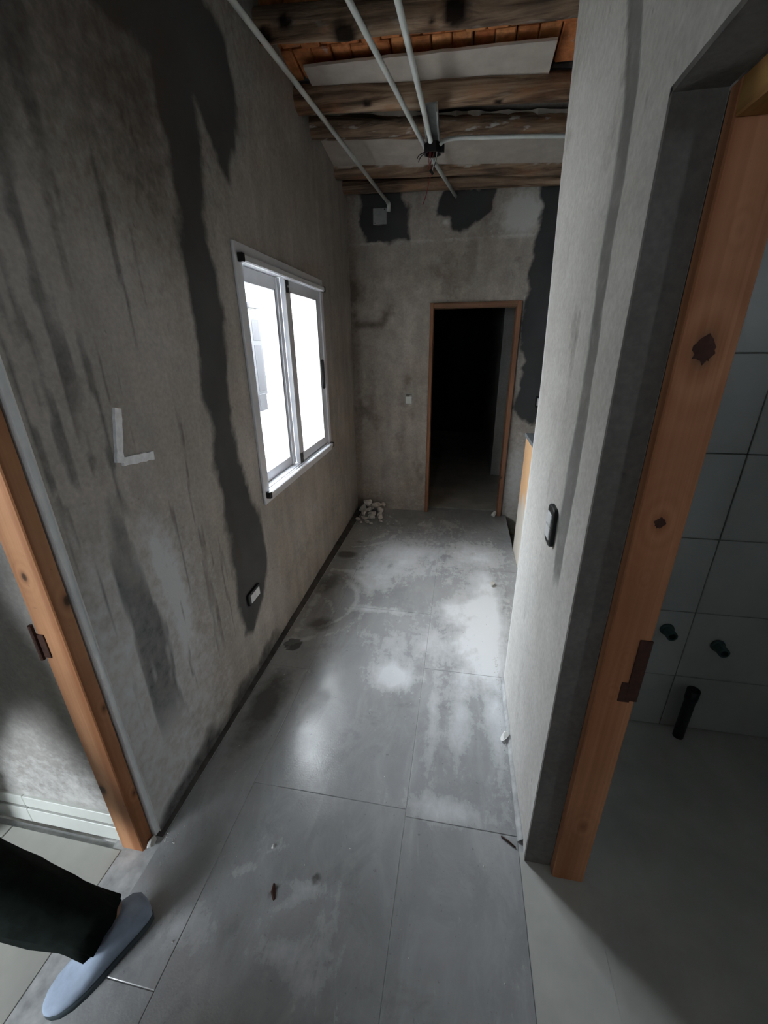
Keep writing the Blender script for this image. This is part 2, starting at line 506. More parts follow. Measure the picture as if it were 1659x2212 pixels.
# ------------------------------------------------------------------ wall with holes and per-vertex stains and painted shade
def wall(name, o, u, v, nrm, ur, vr, mat, thick=.12, holes=(), step=.014, fn=None, parent=None, bumpy=.004, back_mat=None, umap=None, vcuts=()):
    """slab; the front face (towards nrm) is a fine grid carrying stain_shade/pale/brown attributes"""
    o = np.array(o, float); u = np.array(u, float); v = np.array(v, float); nn = np.array(nrm, float)

    def lines(a, b, cuts):
        ks = sorted({a, b, *[c for c in cuts if a < c < b]})
        out = [ks[0]]
        for p, q in zip(ks, ks[1:]):
            n = max(1, int(round((q - p) / step)))
            out += [p + (q - p) * i / n for i in range(1, n + 1)]
        return np.array(out)
    cu = [x for h in holes for x in h[:2]]; cv = [x for h in holes for x in h[2:]]
    U = lines(*ur, cu); V = lines(*vr, cv)
    gu, gv = np.meshgrid(U, V, indexing='ij')
    edge = np.minimum(np.minimum(gu - ur[0], ur[1] - gu), np.minimum(gv - vr[0], vr[1] - gv))
    for h in holes:
        dx = np.maximum(np.maximum(h[0] - gu, gu - h[1]), 0); dy = np.maximum(np.maximum(h[2] - gv, gv - h[3]), 0)
        edge = np.minimum(edge, np.hypot(dx, dy))
    fade = sstep(0, .05, edge)
    d = ((fbm(gu * 3, gv * 3, 11) - .5) * 2 * bumpy + (fbm(gu * 25, gv * 25, 5) - .5) * bumpy * .5) * fade
    st = np.zeros_like(gu); pa = np.zeros_like(gu); br = np.zeros_like(gu)
    if fn:
        st, pa, br, dd = fn(gu, gv)
        d = d + dd
    um = umap or (lambda a, b: a)
    P = o + um(gu, gv)[..., None] * u + gv[..., None] * v + d[..., None] * nn
    nu, nv = gu.shape
    idx = np.arange(nu * nv).reshape(nu, nv)
    mu = (U[:-1] + U[1:]) / 2; mv = (V[:-1] + V[1:]) / 2
    keep = np.ones((nu - 1, nv - 1), bool)
    for h in holes:
        keep &= ~(((mu > h[0]) & (mu < h[1]))[:, None] & ((mv > h[2]) & (mv < h[3]))[None, :])
    q = np.stack([idx[:-1, :-1], idx[1:, :-1], idx[1:, 1:], idx[:-1, 1:]], -1)[keep]
    flip = np.dot(np.cross(u, v), nn) < 0
    if flip:
        q = q[:, ::-1]
    verts = P.reshape(-1, 3).tolist(); faces = q.tolist()

    def pt(a, b, back):
        verts.append((o + float(um(a, b)) * u + b * v - (thick * nn if back else 0)).tolist()); return len(verts) - 1
    # back
    KU = sorted({*ur, *[c for c in cu if ur[0] < c < ur[1]]}); KV = sorted({*vr, *[c for c in (*cv, *vcuts) if vr[0] < c < vr[1]]})
    for a, b in zip(KU, KU[1:]):
        for c_, e in zip(KV, KV[1:]):
            m1, m2 = (a + b) / 2, (c_ + e) / 2
            if any(h[0] < m1 < h[1] and h[2] < m2 < h[3] for h in holes):
                continue
            f = [pt(a, c_, 1), pt(a, e, 1), pt(b, e, 1), pt(b, c_, 1)]
            faces.append(f[::-1] if flip else f)

    def side(p0, p1):
        if p0[0] == p1[0]:
            ks = sorted([p0[1], p1[1], *[c for c in vcuts if min(p0[1], p1[1]) < c < max(p0[1], p1[1])]], reverse=p0[1] > p1[1])
            for a, b in zip(ks, ks[1:]):
                quad((p0[0], a), (p0[0], b))
        else:
            quad(p0, p1)

    def quad(p0, p1):
        faces.append([pt(*p0, 0), pt(*p1, 0), pt(*p1, 1), pt(*p0, 1)])
    rects = [(ur[0], ur[1], vr[0], vr[1])] + list(holes)
    for (a, b, c_, e) in rects:
        for p0, p1 in (((a, c_), (b, c_)), ((b, c_), (b, e)), ((b, e), (a, e)), ((a, e), (a, c_))):
            for ax in (0, 1):
                if p0[ax] == p1[ax] and abs(p0[ax] - (ur if ax == 0 else vr)[0]) < 1e-6 and (a, b, c_, e) != rects[0]:
                    break
            else:
                side(p0, p1)
    pad = len(verts) - nu * nv
    at = {k: np.concatenate([x.ravel(), np.zeros(pad)]) for k, x in (('stain_shade', st), ('pale', pa), ('brown', br))}
    me_o = mobj(name, verts, faces, mat, parent, attrs=at)
    n_front = len(q)
    if back_mat:
        me_o.data.materials.append(back_mat)
        mi = np.ones(len(faces), np.int32); mi[:n_front] = 0
        me_o.data.polygons.foreach_set('material_index', mi)
    sm = np.zeros(len(faces), bool); sm[:n_front] = True
    me_o.data.polygons.foreach_set('use_smooth', sm)
    return me_o


# ================================================================== FLOOR
TW = .60
floor = box('floor', (-1.10, -1.6, -.36), (.49, 4.10, -.0022), M['slab'])
struct(floor)


def blob(x, y, cx, cy, rx_, ry_, a=1.0, rot=0.0):
    dx = x - cx; dy = y - cy
    if rot:
        c_, s_ = math.cos(rot), math.sin(rot)
        dx, dy = dx * c_ + dy * s_, -dx * s_ + dy * c_
    return a * np.exp(-((dx / rx_) ** 2 + (dy / ry_) ** 2))


def floor_attr(x, y):
    d = np.full(x.shape, .06)
    for b in [(-.27, 1.64, .085, .075, 1.35), (.17, 1.95, .15, .30, 1.0), (.05, 2.28, .13, .12, .75), (.22, 2.35, .12, .35, .85),
              (-.5, 2.9, .22, .30, .40), (-.55, 2.55, .18, .22, .42), (-.35, 3.05, .25, .3, .32), (.1, 2.9, .35, .35, .26),
              (-.45, 2.2, .25, .03, .5), (-.32, 1.85, .12, .25, .35), (.2, 3.1, .2, .2, .5), (-.1, 1.95, .12, .2, .4),
              (-.05, 1.35, .03, .28, .5), (.07, 1.4, .05, .3, .45), (.02, 1.02, .16, .05, .55), (-.30, .60, .05, .10, .42), (-.42, .55, .10, .04, .42), (-.44, .66, .07, .02, .4, .6), (-.33, .50, .05, .06, .3),
              (-.70, .56, .09, .06, .42), (-.62, .72, .05, .02, .4, .5), (-.40, .71, .10, .02, .35), (.24, 1.5, .05, .4, .5),
              (.245, 2.3, .05, .5, .5), (-.78, 2.65, .1, .02, .4), (-.55, .80, .04, .03, .35), (-.1, 3.6, .25, .2, .3), (-.6, 1.45, .05, .04, .5),
              (-.65, 1.35, .025, .06, .4), (-.5, 1.95, .07, .07, .25), (-.9, 2.1, .02, .5, .35)]:
        d += blob(x, y, *b)
    d = .06 + (d - .06) * (.30 + 1.4 * fbm(x * 13, y * 13, 71, 5))
    # swept arcs of plaster dust
    for (cx, cy, r, w, a) in [(-.95, 2.25, .33, .014, .7), (-.95, 2.25, .42, .02, .5), (-1.0, 2.05, .27, .012, .5), (-.9, 3.45, .40, .02, .4), (-.9, 3.45, .30, .02, .35)]:
        rr = np.hypot(x - cx, y - cy)
        d += a * np.exp(-((rr - r) / w) ** 2) * (x > cx) * fbm(x * 6, y * 6, 3)
    w = np.zeros(x.shape)
    for b in [(-.86, 2.91, .10, .07, 1.0), (-.88, 2.45, .10, .22, .75), (-.78, 2.0, .10, .09, .8), (-.80, 3.15, .10, .05, .5), (-.6, 3.55, .25, .05, .5),
              (-.496, .682, .012, .03, .9, -.5), (-.375, .736, .018, .02, .9), (-.85, 1.25, .12, .35, .45), (-.84, 1.45, .1, .25, .45), (-.35, .36, .03, .025, .8), (-.62, .60, .03, .08, .3)]:
        w += blob(x, y, *b)
    w += 1.0 * (np.hypot((x + .877), (y - 1.794)) < .052)
    return d, w


def floor_tile(x0, x1, y0, y1):
    g = .0009
    x0 += g; x1 -= g; y0 += g; y1 -= g
    X = np.concatenate([[x0], np.linspace(x0 + .0016, x1 - .0016, max(2, int((x1 - x0) / .016) + 1)), [x1]])
    Y = np.concatenate([[y0], np.linspace(y0 + .0016, y1 - .0016, max(2, int((y1 - y0) / .016) + 1)), [y1]])
    gx, gy = np.meshgrid(X, Y, indexing='ij')
    e = np.minimum(np.minimum(gx - x0, x1 - gx), np.minimum(gy - y0, y1 - gy))
    z = np.where(e < 1e-6, -.0012, random.uniform(-.0004, .0004))
    P = np.stack([gx, gy, z], -1).reshape(-1, 3)
    nx, ny = gx.shape; idx = np.arange(nx * ny).reshape(nx, ny)
    q = np.stack([idx[:-1, :-1], idx[1:, :-1], idx[1:, 1:], idx[:-1, 1:]], -1).reshape(-1, 4).tolist()
    V = P.tolist()
    d, w = floor_attr(gx, gy)
    k = len(V)
    V += [[x0, y0, -.012], [x1, y0, -.012], [x1, y1, -.012], [x0, y1, -.012]]
    c0, c1, c2, c3 = int(idx[0, 0]), int(idx[-1, 0]), int(idx[-1, -1]), int(idx[0, -1])
    q += [[c1, c0, k, k + 1], [c2, c1, k + 1, k + 2], [c3, c2, k + 2, k + 3], [c0, c3, k + 3, k], [k, k + 3, k + 2, k + 1]]
    return mobj('floor_tile', V, q, M['tile'], floor,
                attrs={'dust': np.concatenate([d.ravel(), np.zeros(4)]), 'wet': np.concatenate([w.ravel(), np.zeros(4)])})


for xa, xb, ys in [(-.945, -.72, [-1.5, -.78, .42, 1.62, 2.82, 3.955]),
                   (-.72, -.116, [-1.5, -1.4, -.2, 1.0, 2.21, 3.41, 4.06]),
                   (-.116, .278, [-1.5, -.22, .975, 1.73]),
                   (-.116, .488, [1.73, 2.83, 4.06])]:
    for a, b in zip(ys, ys[1:]):
        floor_tile(xa, xb, a, b)
# darker screed shown in the uncovered strip along the left wall, and the fillet along the right wall
box('screed_strip', (-1.06, .76, -.014), (-.949, 3.95, -.0008), M['slab_dark'], floor)
bm = bmesh.new()
ys = np.linspace(.96, 1.72, 40)
pr = []
for i, y in enumerate(ys):
    w_ = .008 + .006 * float(fbm(y * 9, 3.1, 2))
    pr.append([bm.verts.new((.295, y, -.012)), bm.verts.new((.295, y, .012 + w_ * .5)), bm.verts.new((.284, y, .006 + w_ * .3)), bm.verts.new((.279 - w_ * .4, y, -.002)), bm.verts.new((.28, y, -.012))])
for a, b in zip(pr, pr[1:]):
    for k in range(4):
        bm.faces.new((a[k], a[k + 1], b[k + 1], b[k]))
bobj('mortar_fillet', bm, M['slab'], floor, smooth=True)

struct(box('floor_threshold', (.49, -1.6, -.36), (2.2, 1.60, -.002), M['slab_light']))
box('threshold_edge', (.279, -1.6, -.06), (.489, .93, -.001), M['slab_light'], bpy.data.objects['floor_threshold'])
struct(box('floor_kitchen', (.489, 1.60, -.30), (2.2, 4.1, -.20), M['pit']))
struct(box('floor_far_room', (-1.2, 4.10, -.06), (1.4, 8.2, -.002), M['far_floor']))

# side room floor with its tiles
fside = struct(box('floor_side_room', (-3.4, -1.7, -.06), (-1.10, .72, -.012), M['slab']))
for i in range(5):
    for j in range(6):
        x1 = -1.06 - i * .45; y1 = .70 - j * .45
        x0 = max(x1 - .45, -3.3); y0 = max(y1 - .45, -1.6)
        box('floor_tile', (x0 + .002, y0 + .002, -.012), (x1 - .002, y1 - .002, random.uniform(-.0006, .0004)), M['roomtile'], fside, bevel=.0015)

# ================================================================== WALLS
LW0 = np.array((-.966 + .0163 * .77, 0, 0)); LWU = np.array((-.0163, 1, 0)) / math.hypot(1, .0163)
LWN = np.array((1, .0163, 0)) / math.hypot(1, .0163)
STAIN_L = [(1.20, 2.75), (1.265, 2.391), (1.393, 2.406), (1.447, 2.41), (1.531, 2.425), (1.503, 2.296), (1.523, 2.166), (1.528, 2.03), (1.497, 1.876), (1.505, 1.749), (1.509, 1.579),
           (1.484, 1.379), (1.488, 1.233), (1.509, 1.029), (1.502, .815), (1.484, .613), (1.476, .441), (1.498, .277), (1.574, .225), (1.665, .278), (1.754, .393), (1.843, .542),
           (1.839, .735), (1.752, .897), (1.693, 1.1), (1.672, 1.313), (1.708, 1.575), (1.724, 1.783), (1.704, 1.94), (1.696, 2.057), (1.713, 2.228), (1.72, 2.296), (1.738, 2.398),
           (1.784, 2.359), (1.845, 2.30), (1.879, 2.24), (1.914, 2.218), (1.98, 2.30), (2.03, 2.40), (2.06, 2.50), (2.055, 2.60), (2.03, 2.68), (1.96, 2.73), (1.88, 2.76), (1.85, 2.85), (1.5, 2.9)]
STAIN_L2 = [(.70, 2.6), (1.087, 2.295), (1.062, 2.193), (.993, 2.087), (.944, 2.007), (.92, 1.945), (.70, 1.93)]


def left_fn(u, v):
    n1 = (fbm(u * 7, v * 7, 21) - .5) * .10
    sd = poly_sd(u, v, STAIN_L) + n1
    st = .92 * sstep(.045, -.035, sd)
    st = np.maximum(st, .62 * sstep(.07, -.04, poly_sd(u, v, STAIN_L2) + n1))
    # long run-down streaks of damp
    mea = (fbm(u * 2, v * 2.2, 7) - .5) * .10
    zone = sstep(1.95, 1.35, u) * sstep(.12, .5, v) * sstep(2.75, 2.1, v)
    s1 = fbm((u + mea) * 26, v * .9, 31, 4); s2 = fbm((u + mea * .7) * 42 + 9, v * 1.3, 57, 4)
    st = np.maximum(st, .66 * sstep(.53, .68, s1) * zone * sstep(.25, .55, fbm(u * 4, v * 1.6, 19)))
    st = np.maximum(st, .60 * sstep(.56, .68, s2) * zone * sstep(.35, .6, fbm(u * 5 + 7, v * 2.1, 23)))
    st = np.maximum(st, .60 * sstep(1.45, 2.45, v) * sstep(3.4, 1.2, u) * (.25 + 1.1 * fbm(u * 2.5, v * 1.6, 8)))  # mottled damp, with the shade of the upper wall painted in
    st = np.maximum(st, .34 * sstep(1.9, 2.6, v) * sstep(4.0, 2.0, u))  # even shade painted towards the ceiling
    # wet foot of the wall
    st = np.maximum(st, .75 * sstep(.13, .02, v + (fbm(u * 9, v * 9, 4) - .5) * .14) * sstep(2.2, 1.6, u))
    pa = .40 * blob(u, v, 1.07, .95, .03, .12) + .5 * blob(u, v, 1.12, .75, .04, .2) + .62 * sstep(1.9, .85, u) * sstep(1.75, .7, v)  # last term paints light into the low near part of the wall
    pa = np.maximum(pa, .45 * sstep(.60, .72, fbm(u * 12 - v * .4, v * .6, 77)) * sstep(2.2, 1.2, v) * sstep(1.7, 1.2, u))
    pa = np.where((v > .9) & (u > 1.88) & (u < 1.93), .25, pa)
    br = .55 * blob(u, v, 1.55, .75, .04, .3) + .35 * blob(u, v, 1.4, 2.0, .3, .5) + .3 * blob(u, v, 3.2, .6, .4, .6) + .55 * sstep(3.70, 3.95, u) * fbm(u * 5, v * 5, 3)
    br += .35 * blob(u, v, 2.4, .30, .7, .15) + .55 * sstep(1.6, 2.5, v) * sstep(2.8, 1.2, u) * (.4 + fbm(u * 4, v * 3, 61))  # second term browns the top of the wall to stand for shade
    return st, pa, br, np.zeros_like(u)


HW = (1.90, 3.055, .865, 1.975)
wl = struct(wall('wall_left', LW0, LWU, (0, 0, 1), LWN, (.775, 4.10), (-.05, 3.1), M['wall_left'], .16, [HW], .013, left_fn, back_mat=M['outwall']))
wll = struct(wall('wall_left_lintel', (-.985, 0, 0), (0, 1, 0), (0, 0, 1), (1, 0, 0), (-.16, .775), (2.08, 3.1), M['wall_left'], .14, (), .03, None))
struct(wall('wall_left_near', (-.985, 0, 0), (0, 1, 0), (0, 0, 1), (1, 0, 0), (-1.6, -.16), (-.05, 3.1), M['wall_left'], .14, (), .04, None))
# bright corner bead of the doorway edge
bm = bmesh.new(); add_box(bm, (-.992, .757, 0), (-.972, .779, 2.08), .004, 2)
bobj('corner_bead', bm, M['bead'], wl)


def back_fn(u, v):
    n1 = (fbm(u * 9, v * 9, 41) - .5) * .12
    A = [(-.915, 2.75), (-.60, 2.75), (-.5, 2.6), (-.497, 2.379), (-.847, 2.385), (-.909, 2.528)]
    B = [(-.28, 2.66), (-.138, 2.70), (.162, 2.70), (.135, 2.565), (.053, 2.479), (-.033, 2.421), (-.126, 2.457), (-.166, 2.521), (-.276, 2.542)]
    Cc = [(.485, 2.75), (1.2, 2.75), (1.2, .95), (.733, 1.0), (.642, .90), (.53, .945), (.465, 1.054), (.49, 1.25), (.502, 1.446), (.47, 1.631), (.467, 2.08), (.487, 2.209), (.5, 2.395)]
    st = np.maximum(sstep(.03, -.03, poly_sd(u, v, A) + n1), sstep(.03, -.02, poly_sd(u, v, B) + n1))
    st = np.maximum(st, sstep(.03, -.03, poly_sd(u, v, Cc) + n1 * .8)) * .95
    st = np.maximum(st, .5 * blob(u, v, .38, 2.21, .05, .04)); st = np.maximum(st, .5 * blob(u, v, .34, 2.12, .012, .06, 1, .5))
    up_ = sstep(2.362, 2.372, v + (fbm(u * 8, 0 * v, 3) - .5) * .01)
    pa = .9 * np.exp(-((v - 2.366) / .006) ** 2) * (u < .5) + .85 * blob(u, v, .38, 2.52, .14, .12) + .55 * blob(u, v, -.212, 2.492, .025, .02) + .3 * up_
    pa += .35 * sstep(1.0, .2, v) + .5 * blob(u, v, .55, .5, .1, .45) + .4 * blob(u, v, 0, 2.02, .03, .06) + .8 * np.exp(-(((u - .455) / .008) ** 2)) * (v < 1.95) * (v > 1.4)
    br = .8 * blob(u, v, -.86, 1.755, .14, .035) + .75 * blob(u, v, -.70, 1.83, .05, .1, 1, -.6) + .55 * blob(u, v, -.5, 1.29, .06, .06) + .55 * blob(u, v, -.55, 1.1, .07, .12) + .5 * blob(u, v, -.45, .98, .05, .07)
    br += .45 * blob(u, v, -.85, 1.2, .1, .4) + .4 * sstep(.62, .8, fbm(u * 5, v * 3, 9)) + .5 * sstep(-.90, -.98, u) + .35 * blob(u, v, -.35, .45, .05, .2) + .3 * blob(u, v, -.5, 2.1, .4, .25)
    return st, pa, br, up_ * .010


wb = struct(wall('wall_back', (0, 3.96, 0), (1, 0, 0), (0, 0, 1), (0, -1, 0), (-1.14, 2.2), (-.34, 3.0), M['wall_back'], .13, [(-.312, .443, -.05, 1.915)], .014, back_fn))


def right_fn(u, v):
    # vertical patched chase from ceiling to the switch
    c_ = np.interp(v, [.95, 1.1, 1.3, 1.57, 1.78, 1.9, 2.07, 2.3, 3.1], [1.13, 1.15, 1.14, 1.145, 1.165, 1.15, 1.16, 1.26, 1.28])
    w = np.interp(v, [.95, 1.1, 1.3, 1.6, 1.9, 2.2, 3.1], [.05, .065, .058, .05, .052, .05, .09])
    n1 = (fbm(u * 14, v * 6, 12) - .5) * .03
    st = .8 * sstep(.012, -.012, np.abs(u - c_) - w + n1) * sstep(.90, 1.02, v + n1 * 2)
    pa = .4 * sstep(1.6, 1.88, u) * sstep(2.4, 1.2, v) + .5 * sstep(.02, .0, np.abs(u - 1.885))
    br = .5 * blob(u, v, 1.39, 1.62, .06, .09) + .35 * blob(u, v, 1.62, 1.84, .05, .12) + .8 * blob(u, v, 1.03, 1.99, .008, .02) + .3 * sstep(.62, .75, fbm(u * 9, v * 5, 15))
    br += .38 * sstep(1.8, 2.6, v)  # dimmer light near the ceiling, painted as a brown tint
    return st, pa, br, -.003 * st


RWT = .165
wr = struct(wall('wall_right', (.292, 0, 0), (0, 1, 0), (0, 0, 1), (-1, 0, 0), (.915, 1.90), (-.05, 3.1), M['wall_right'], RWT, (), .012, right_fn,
                 umap=lambda a, b: .915 + (a - .915) * (np.interp(b, [-.05, 1.45, 1.80, 2.15, 2.6, 3.1], [1.725, 1.73, 1.785, 1.85, 1.90, 1.92]) - .915) / .985, vcuts=(1.45, 1.80, 2.15, 2.6)))
struct(wall('wall_right_lintel', (.292, 0, 0), (0, 1, 0), (0, 0, 1), (-1, 0, 0), (.08, .915), (1.965, 3.1), M['wall_right'], RWT, (), .02, None))
struct(wall('wall_right_near', (.292, 0, 0), (0, 1, 0), (0, 0, 1), (-1, 0, 0), (-1.6, .08), (-.05, 3.1), M['wall_right'], RWT, (), .04, None))
# darker cement reveal of the right doorway
rev = box('reveal', (.2926, .905, 0), (.372, .9155, 1.962), M['cement'], wr)
box('reveal_head', (.2926, .08, 1.955), (.372, .9155, 1.966), M['cement'], wr)

# bathroom back wall with tiles
wbb = struct(box('wall_bathroom_back', (.457, 1.572, -.35), (2.2, 1.70, 3.0), M['grout']))
zs = [0.0, .28, .60, .92, 1.24, 1.56, 1.88, 2.2, 2.52, 2.84]
for a, b in zip(zs, zs[1:]):
    for x0 in (.357, .957, 1.557):
        lo = max(x0, .458); hi = min(x0 + .60, 2.19)
        y = 1.560 + random.uniform(-.0015, .0015)
        box('wall_tile', (lo + .0018, y, a + .0018), (hi - .0018, 1.573, b - .0018), M['tilewall'], wbb, bevel=.0015)
wbr = struct(box('wall_bathroom_right', (2.2, -.53, -.35), (2.32, 4.1, 3.0), M['wall_room']))
for lo, hi in (((2.2, -1.6, -.35), (2.32, -.87, 3.0)), ((2.2, -.87, -.35), (2.32, -.53, 1.73)), ((2.2, -.87, 2.07), (2.32, -.53, 3.0))):
    box('wall_section', lo, hi, M['wall_room'], wbr)
wf = struct(box('wall_front', (-3.5, -1.72, -.05), (-2.9, -1.6, 3.1), M['wall_room']))
for lo, hi in (((-1.7, -1.72, -.05), (-.55, -1.6, 3.1)), ((-.20, -1.72, -.05), (2.32, -1.6, 3.1)), ((-2.9, -1.72, -.05), (-1.7, -1.6, .80)), ((-2.9, -1.72, 1.95), (-1.7, -1.6, 3.1)),
               ((-.55, -1.72, -.05), (-.20, -1.6, 1.58)), ((-.55, -1.72, 1.93), (-.20, -1.6, 3.1))):
    box('wall_section', lo, hi, M['wall_room'], wf)
struct(box('wall_side_room_left', (-3.52, -1.6, -.05), (-3.4, .84, 3.1), M['wall_room']))


def side_fn(u, v):
    st = .35 * sstep(.56, .68, fbm(u * 5 + v * 2, v * 1.5, 5)) * sstep(.3, .9, v) + .6 * sstep(.8, 1.2, v) * fbm(u * 3, v * 2, 8) * sstep(-1.7, -1.1, u)
    return st, .5 * sstep(.8, .1, v), .0 * u, 0 * u


wsr = struct(wall('wall_side_room_back', (0, .735, 0), (1, 0, 0), (0, 0, 1), (0, -1, 0), (-3.4, -1.06), (-.05, 3.1), M['wall'], .09, (), .03, side_fn))
# baseboard of the side room: two courses of pale tile with a dark gap
bb = sempty('baseboard_side_room')
for i in range(6):
    x1 = -1.07 - i * .38
    box('baseboard_tile', (x1 - .378, .722, .002), (x1, .736, .072), M['baseboard'], bb, bevel=.002)
    box('baseboard_cap', (x1 - .378, .724, .084), (x1, .736, .135), M['baseboard'], bb, bevel=.002)
box('baseboard_gap', (-3.38, .730, .070), (-1.07, .7365, .086), M['slab_dark'], bb)

# kitchen / patio side walls
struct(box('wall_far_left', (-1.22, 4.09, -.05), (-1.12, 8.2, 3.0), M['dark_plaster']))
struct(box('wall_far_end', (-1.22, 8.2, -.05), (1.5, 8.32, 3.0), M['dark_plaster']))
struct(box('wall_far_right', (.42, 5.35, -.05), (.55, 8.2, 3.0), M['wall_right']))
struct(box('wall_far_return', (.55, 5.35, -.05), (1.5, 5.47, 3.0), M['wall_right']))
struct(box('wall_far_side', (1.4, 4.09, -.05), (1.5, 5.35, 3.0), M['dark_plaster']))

# ================================================================== CEILING
ceil = struct(box('ceiling', (-3.5, -1.7, 3.02), (2.3, 2.2, 3.12), M['soffit']))
slope_m = -.122


def roof_z(y, x=0.0):
    return 2.985 + slope_m * (y - 2.4) - .026 * (x + 1)


# sloping roof deck over the hall and the kitchen
V = []
for z in (.10, .16):
    for (x, y) in ((-1.2, 2.0), (2.3, 2.0), (2.3, 4.1), (-1.2, 4.1)):
        V.append((x, y, roof_z(y, x) + z))
mobj('roof_deck', V, [(0, 1, 2, 3), (7, 6, 5, 4), (0, 4, 5, 1), (1, 5, 6, 2), (2, 6, 7, 3), (3, 7, 4, 0)], M['cement'], ceil)
box('ceiling_fascia', (-1.2, 1.98, 2.9), (2.3, 2.08, 3.14), M['cement'], ceil)
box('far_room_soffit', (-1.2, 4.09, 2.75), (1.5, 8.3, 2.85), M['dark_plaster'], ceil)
# bricks laid flat across the logs
bmb = bmesh.new(); add_box(bmb, (-.0468, -.118, -.025), (.0468, .118, .025), .006, 1)
brick0 = bobj('brick', bmb, M['brick'], ceil)
first = True
for row, yc in enumerate((2.53, 2.775)):
    for i in range(19):
        x = -1.03 + i * .0995 + (row * .04)
        o = brick0 if first else brick0.copy()
        if not first:
            COL.objects.link(o); o.parent = ceil
        first = False
        o.location = (x, yc + random.uniform(-.006, .006), roof_z(yc, x) + .030 + random.uniform(-.004, .004))
        o.rotation_euler = (math.atan(slope_m) + random.uniform(-.02, .02), .026 + random.uniform(-.02, .02), random.uniform(-.02, .02))


def ragged_panel(name, pts_front, pts_back, z_drop, thick, mat, amp, seed, x0, x1, n=46, m=10):
    """sheet between two polylines, with ragged edges and a slightly uneven underside"""
    X = np.linspace(x0, x1, n)
    yf = np.interp(X, *pts_front) + (fbm(X * 12, X * 0, seed) - .5) * amp
    yb = np.interp(X, *pts_back) + (fbm(X * 12, X * 0 + 5, seed) - .5) * amp
    T = np.linspace(0, 1, m)
    y = yf[:, None] * (1 - T) + yb[:, None] * T
    x = np.repeat(X[:, None], m, 1)
    z = roof_z(y, x) - z_drop + (fbm(x * 8, y * 8, seed + 2) - .5) * .008
    P = np.stack([x, y, z], -1).reshape(-1, 3)
    k = len(P)
    idx = np.arange(k).reshape(n, m)
    q = np.stack([idx[:-1, :-1], idx[:-1, 1:], idx[1:, 1:], idx[1:, :-1]], -1).reshape(-1, 4)
    Vv = np.concatenate([P, P + np.array([0, 0, thick])])
    F = q.tolist() + (q[:, ::-1] + k).tolist()
    for a in (idx[:, 0], idx[::-1, -1], idx[0, ::-1], idx[-1, :]):
        for i, j in zip(a[:-1], a[1:]):
            F.append([int(i), int(j), int(j) + k, int(i) + k])
    return mobj(name, Vv, F, mat, ceil, smooth=False)


ragged_panel('plaster_sheet', ([-1, .36], [2.688, 2.672]), ([-1, .36], [2.85, 2.90]), .040, .012, M['sheet'], .008, 3, -.893, .336)
ragged_panel('plaster_infill', ([-1.05, 1.6], [3.07, 3.30]), ([-1.05, 1.6], [3.665, 3.80]), .045, .03, M['sheet'], .05, 8, -1.03, 1.6, 80)
ragged_panel('plaster_infill', ([-1.05, 1.6], [2.84, 2.98]), ([-1.05, 1.6], [3.14, 3.30]), .0, .03, M['cement'], .03, 9, -1.03, 1.6, 60)
ragged_panel('plaster_infill', ([-1.05, 1.6], [3.63, 3.72]), ([-1.05, 1.6], [3.98, 3.98]), .0, .03, M['cement'], .03, 10, -1.03, 1.6, 60)


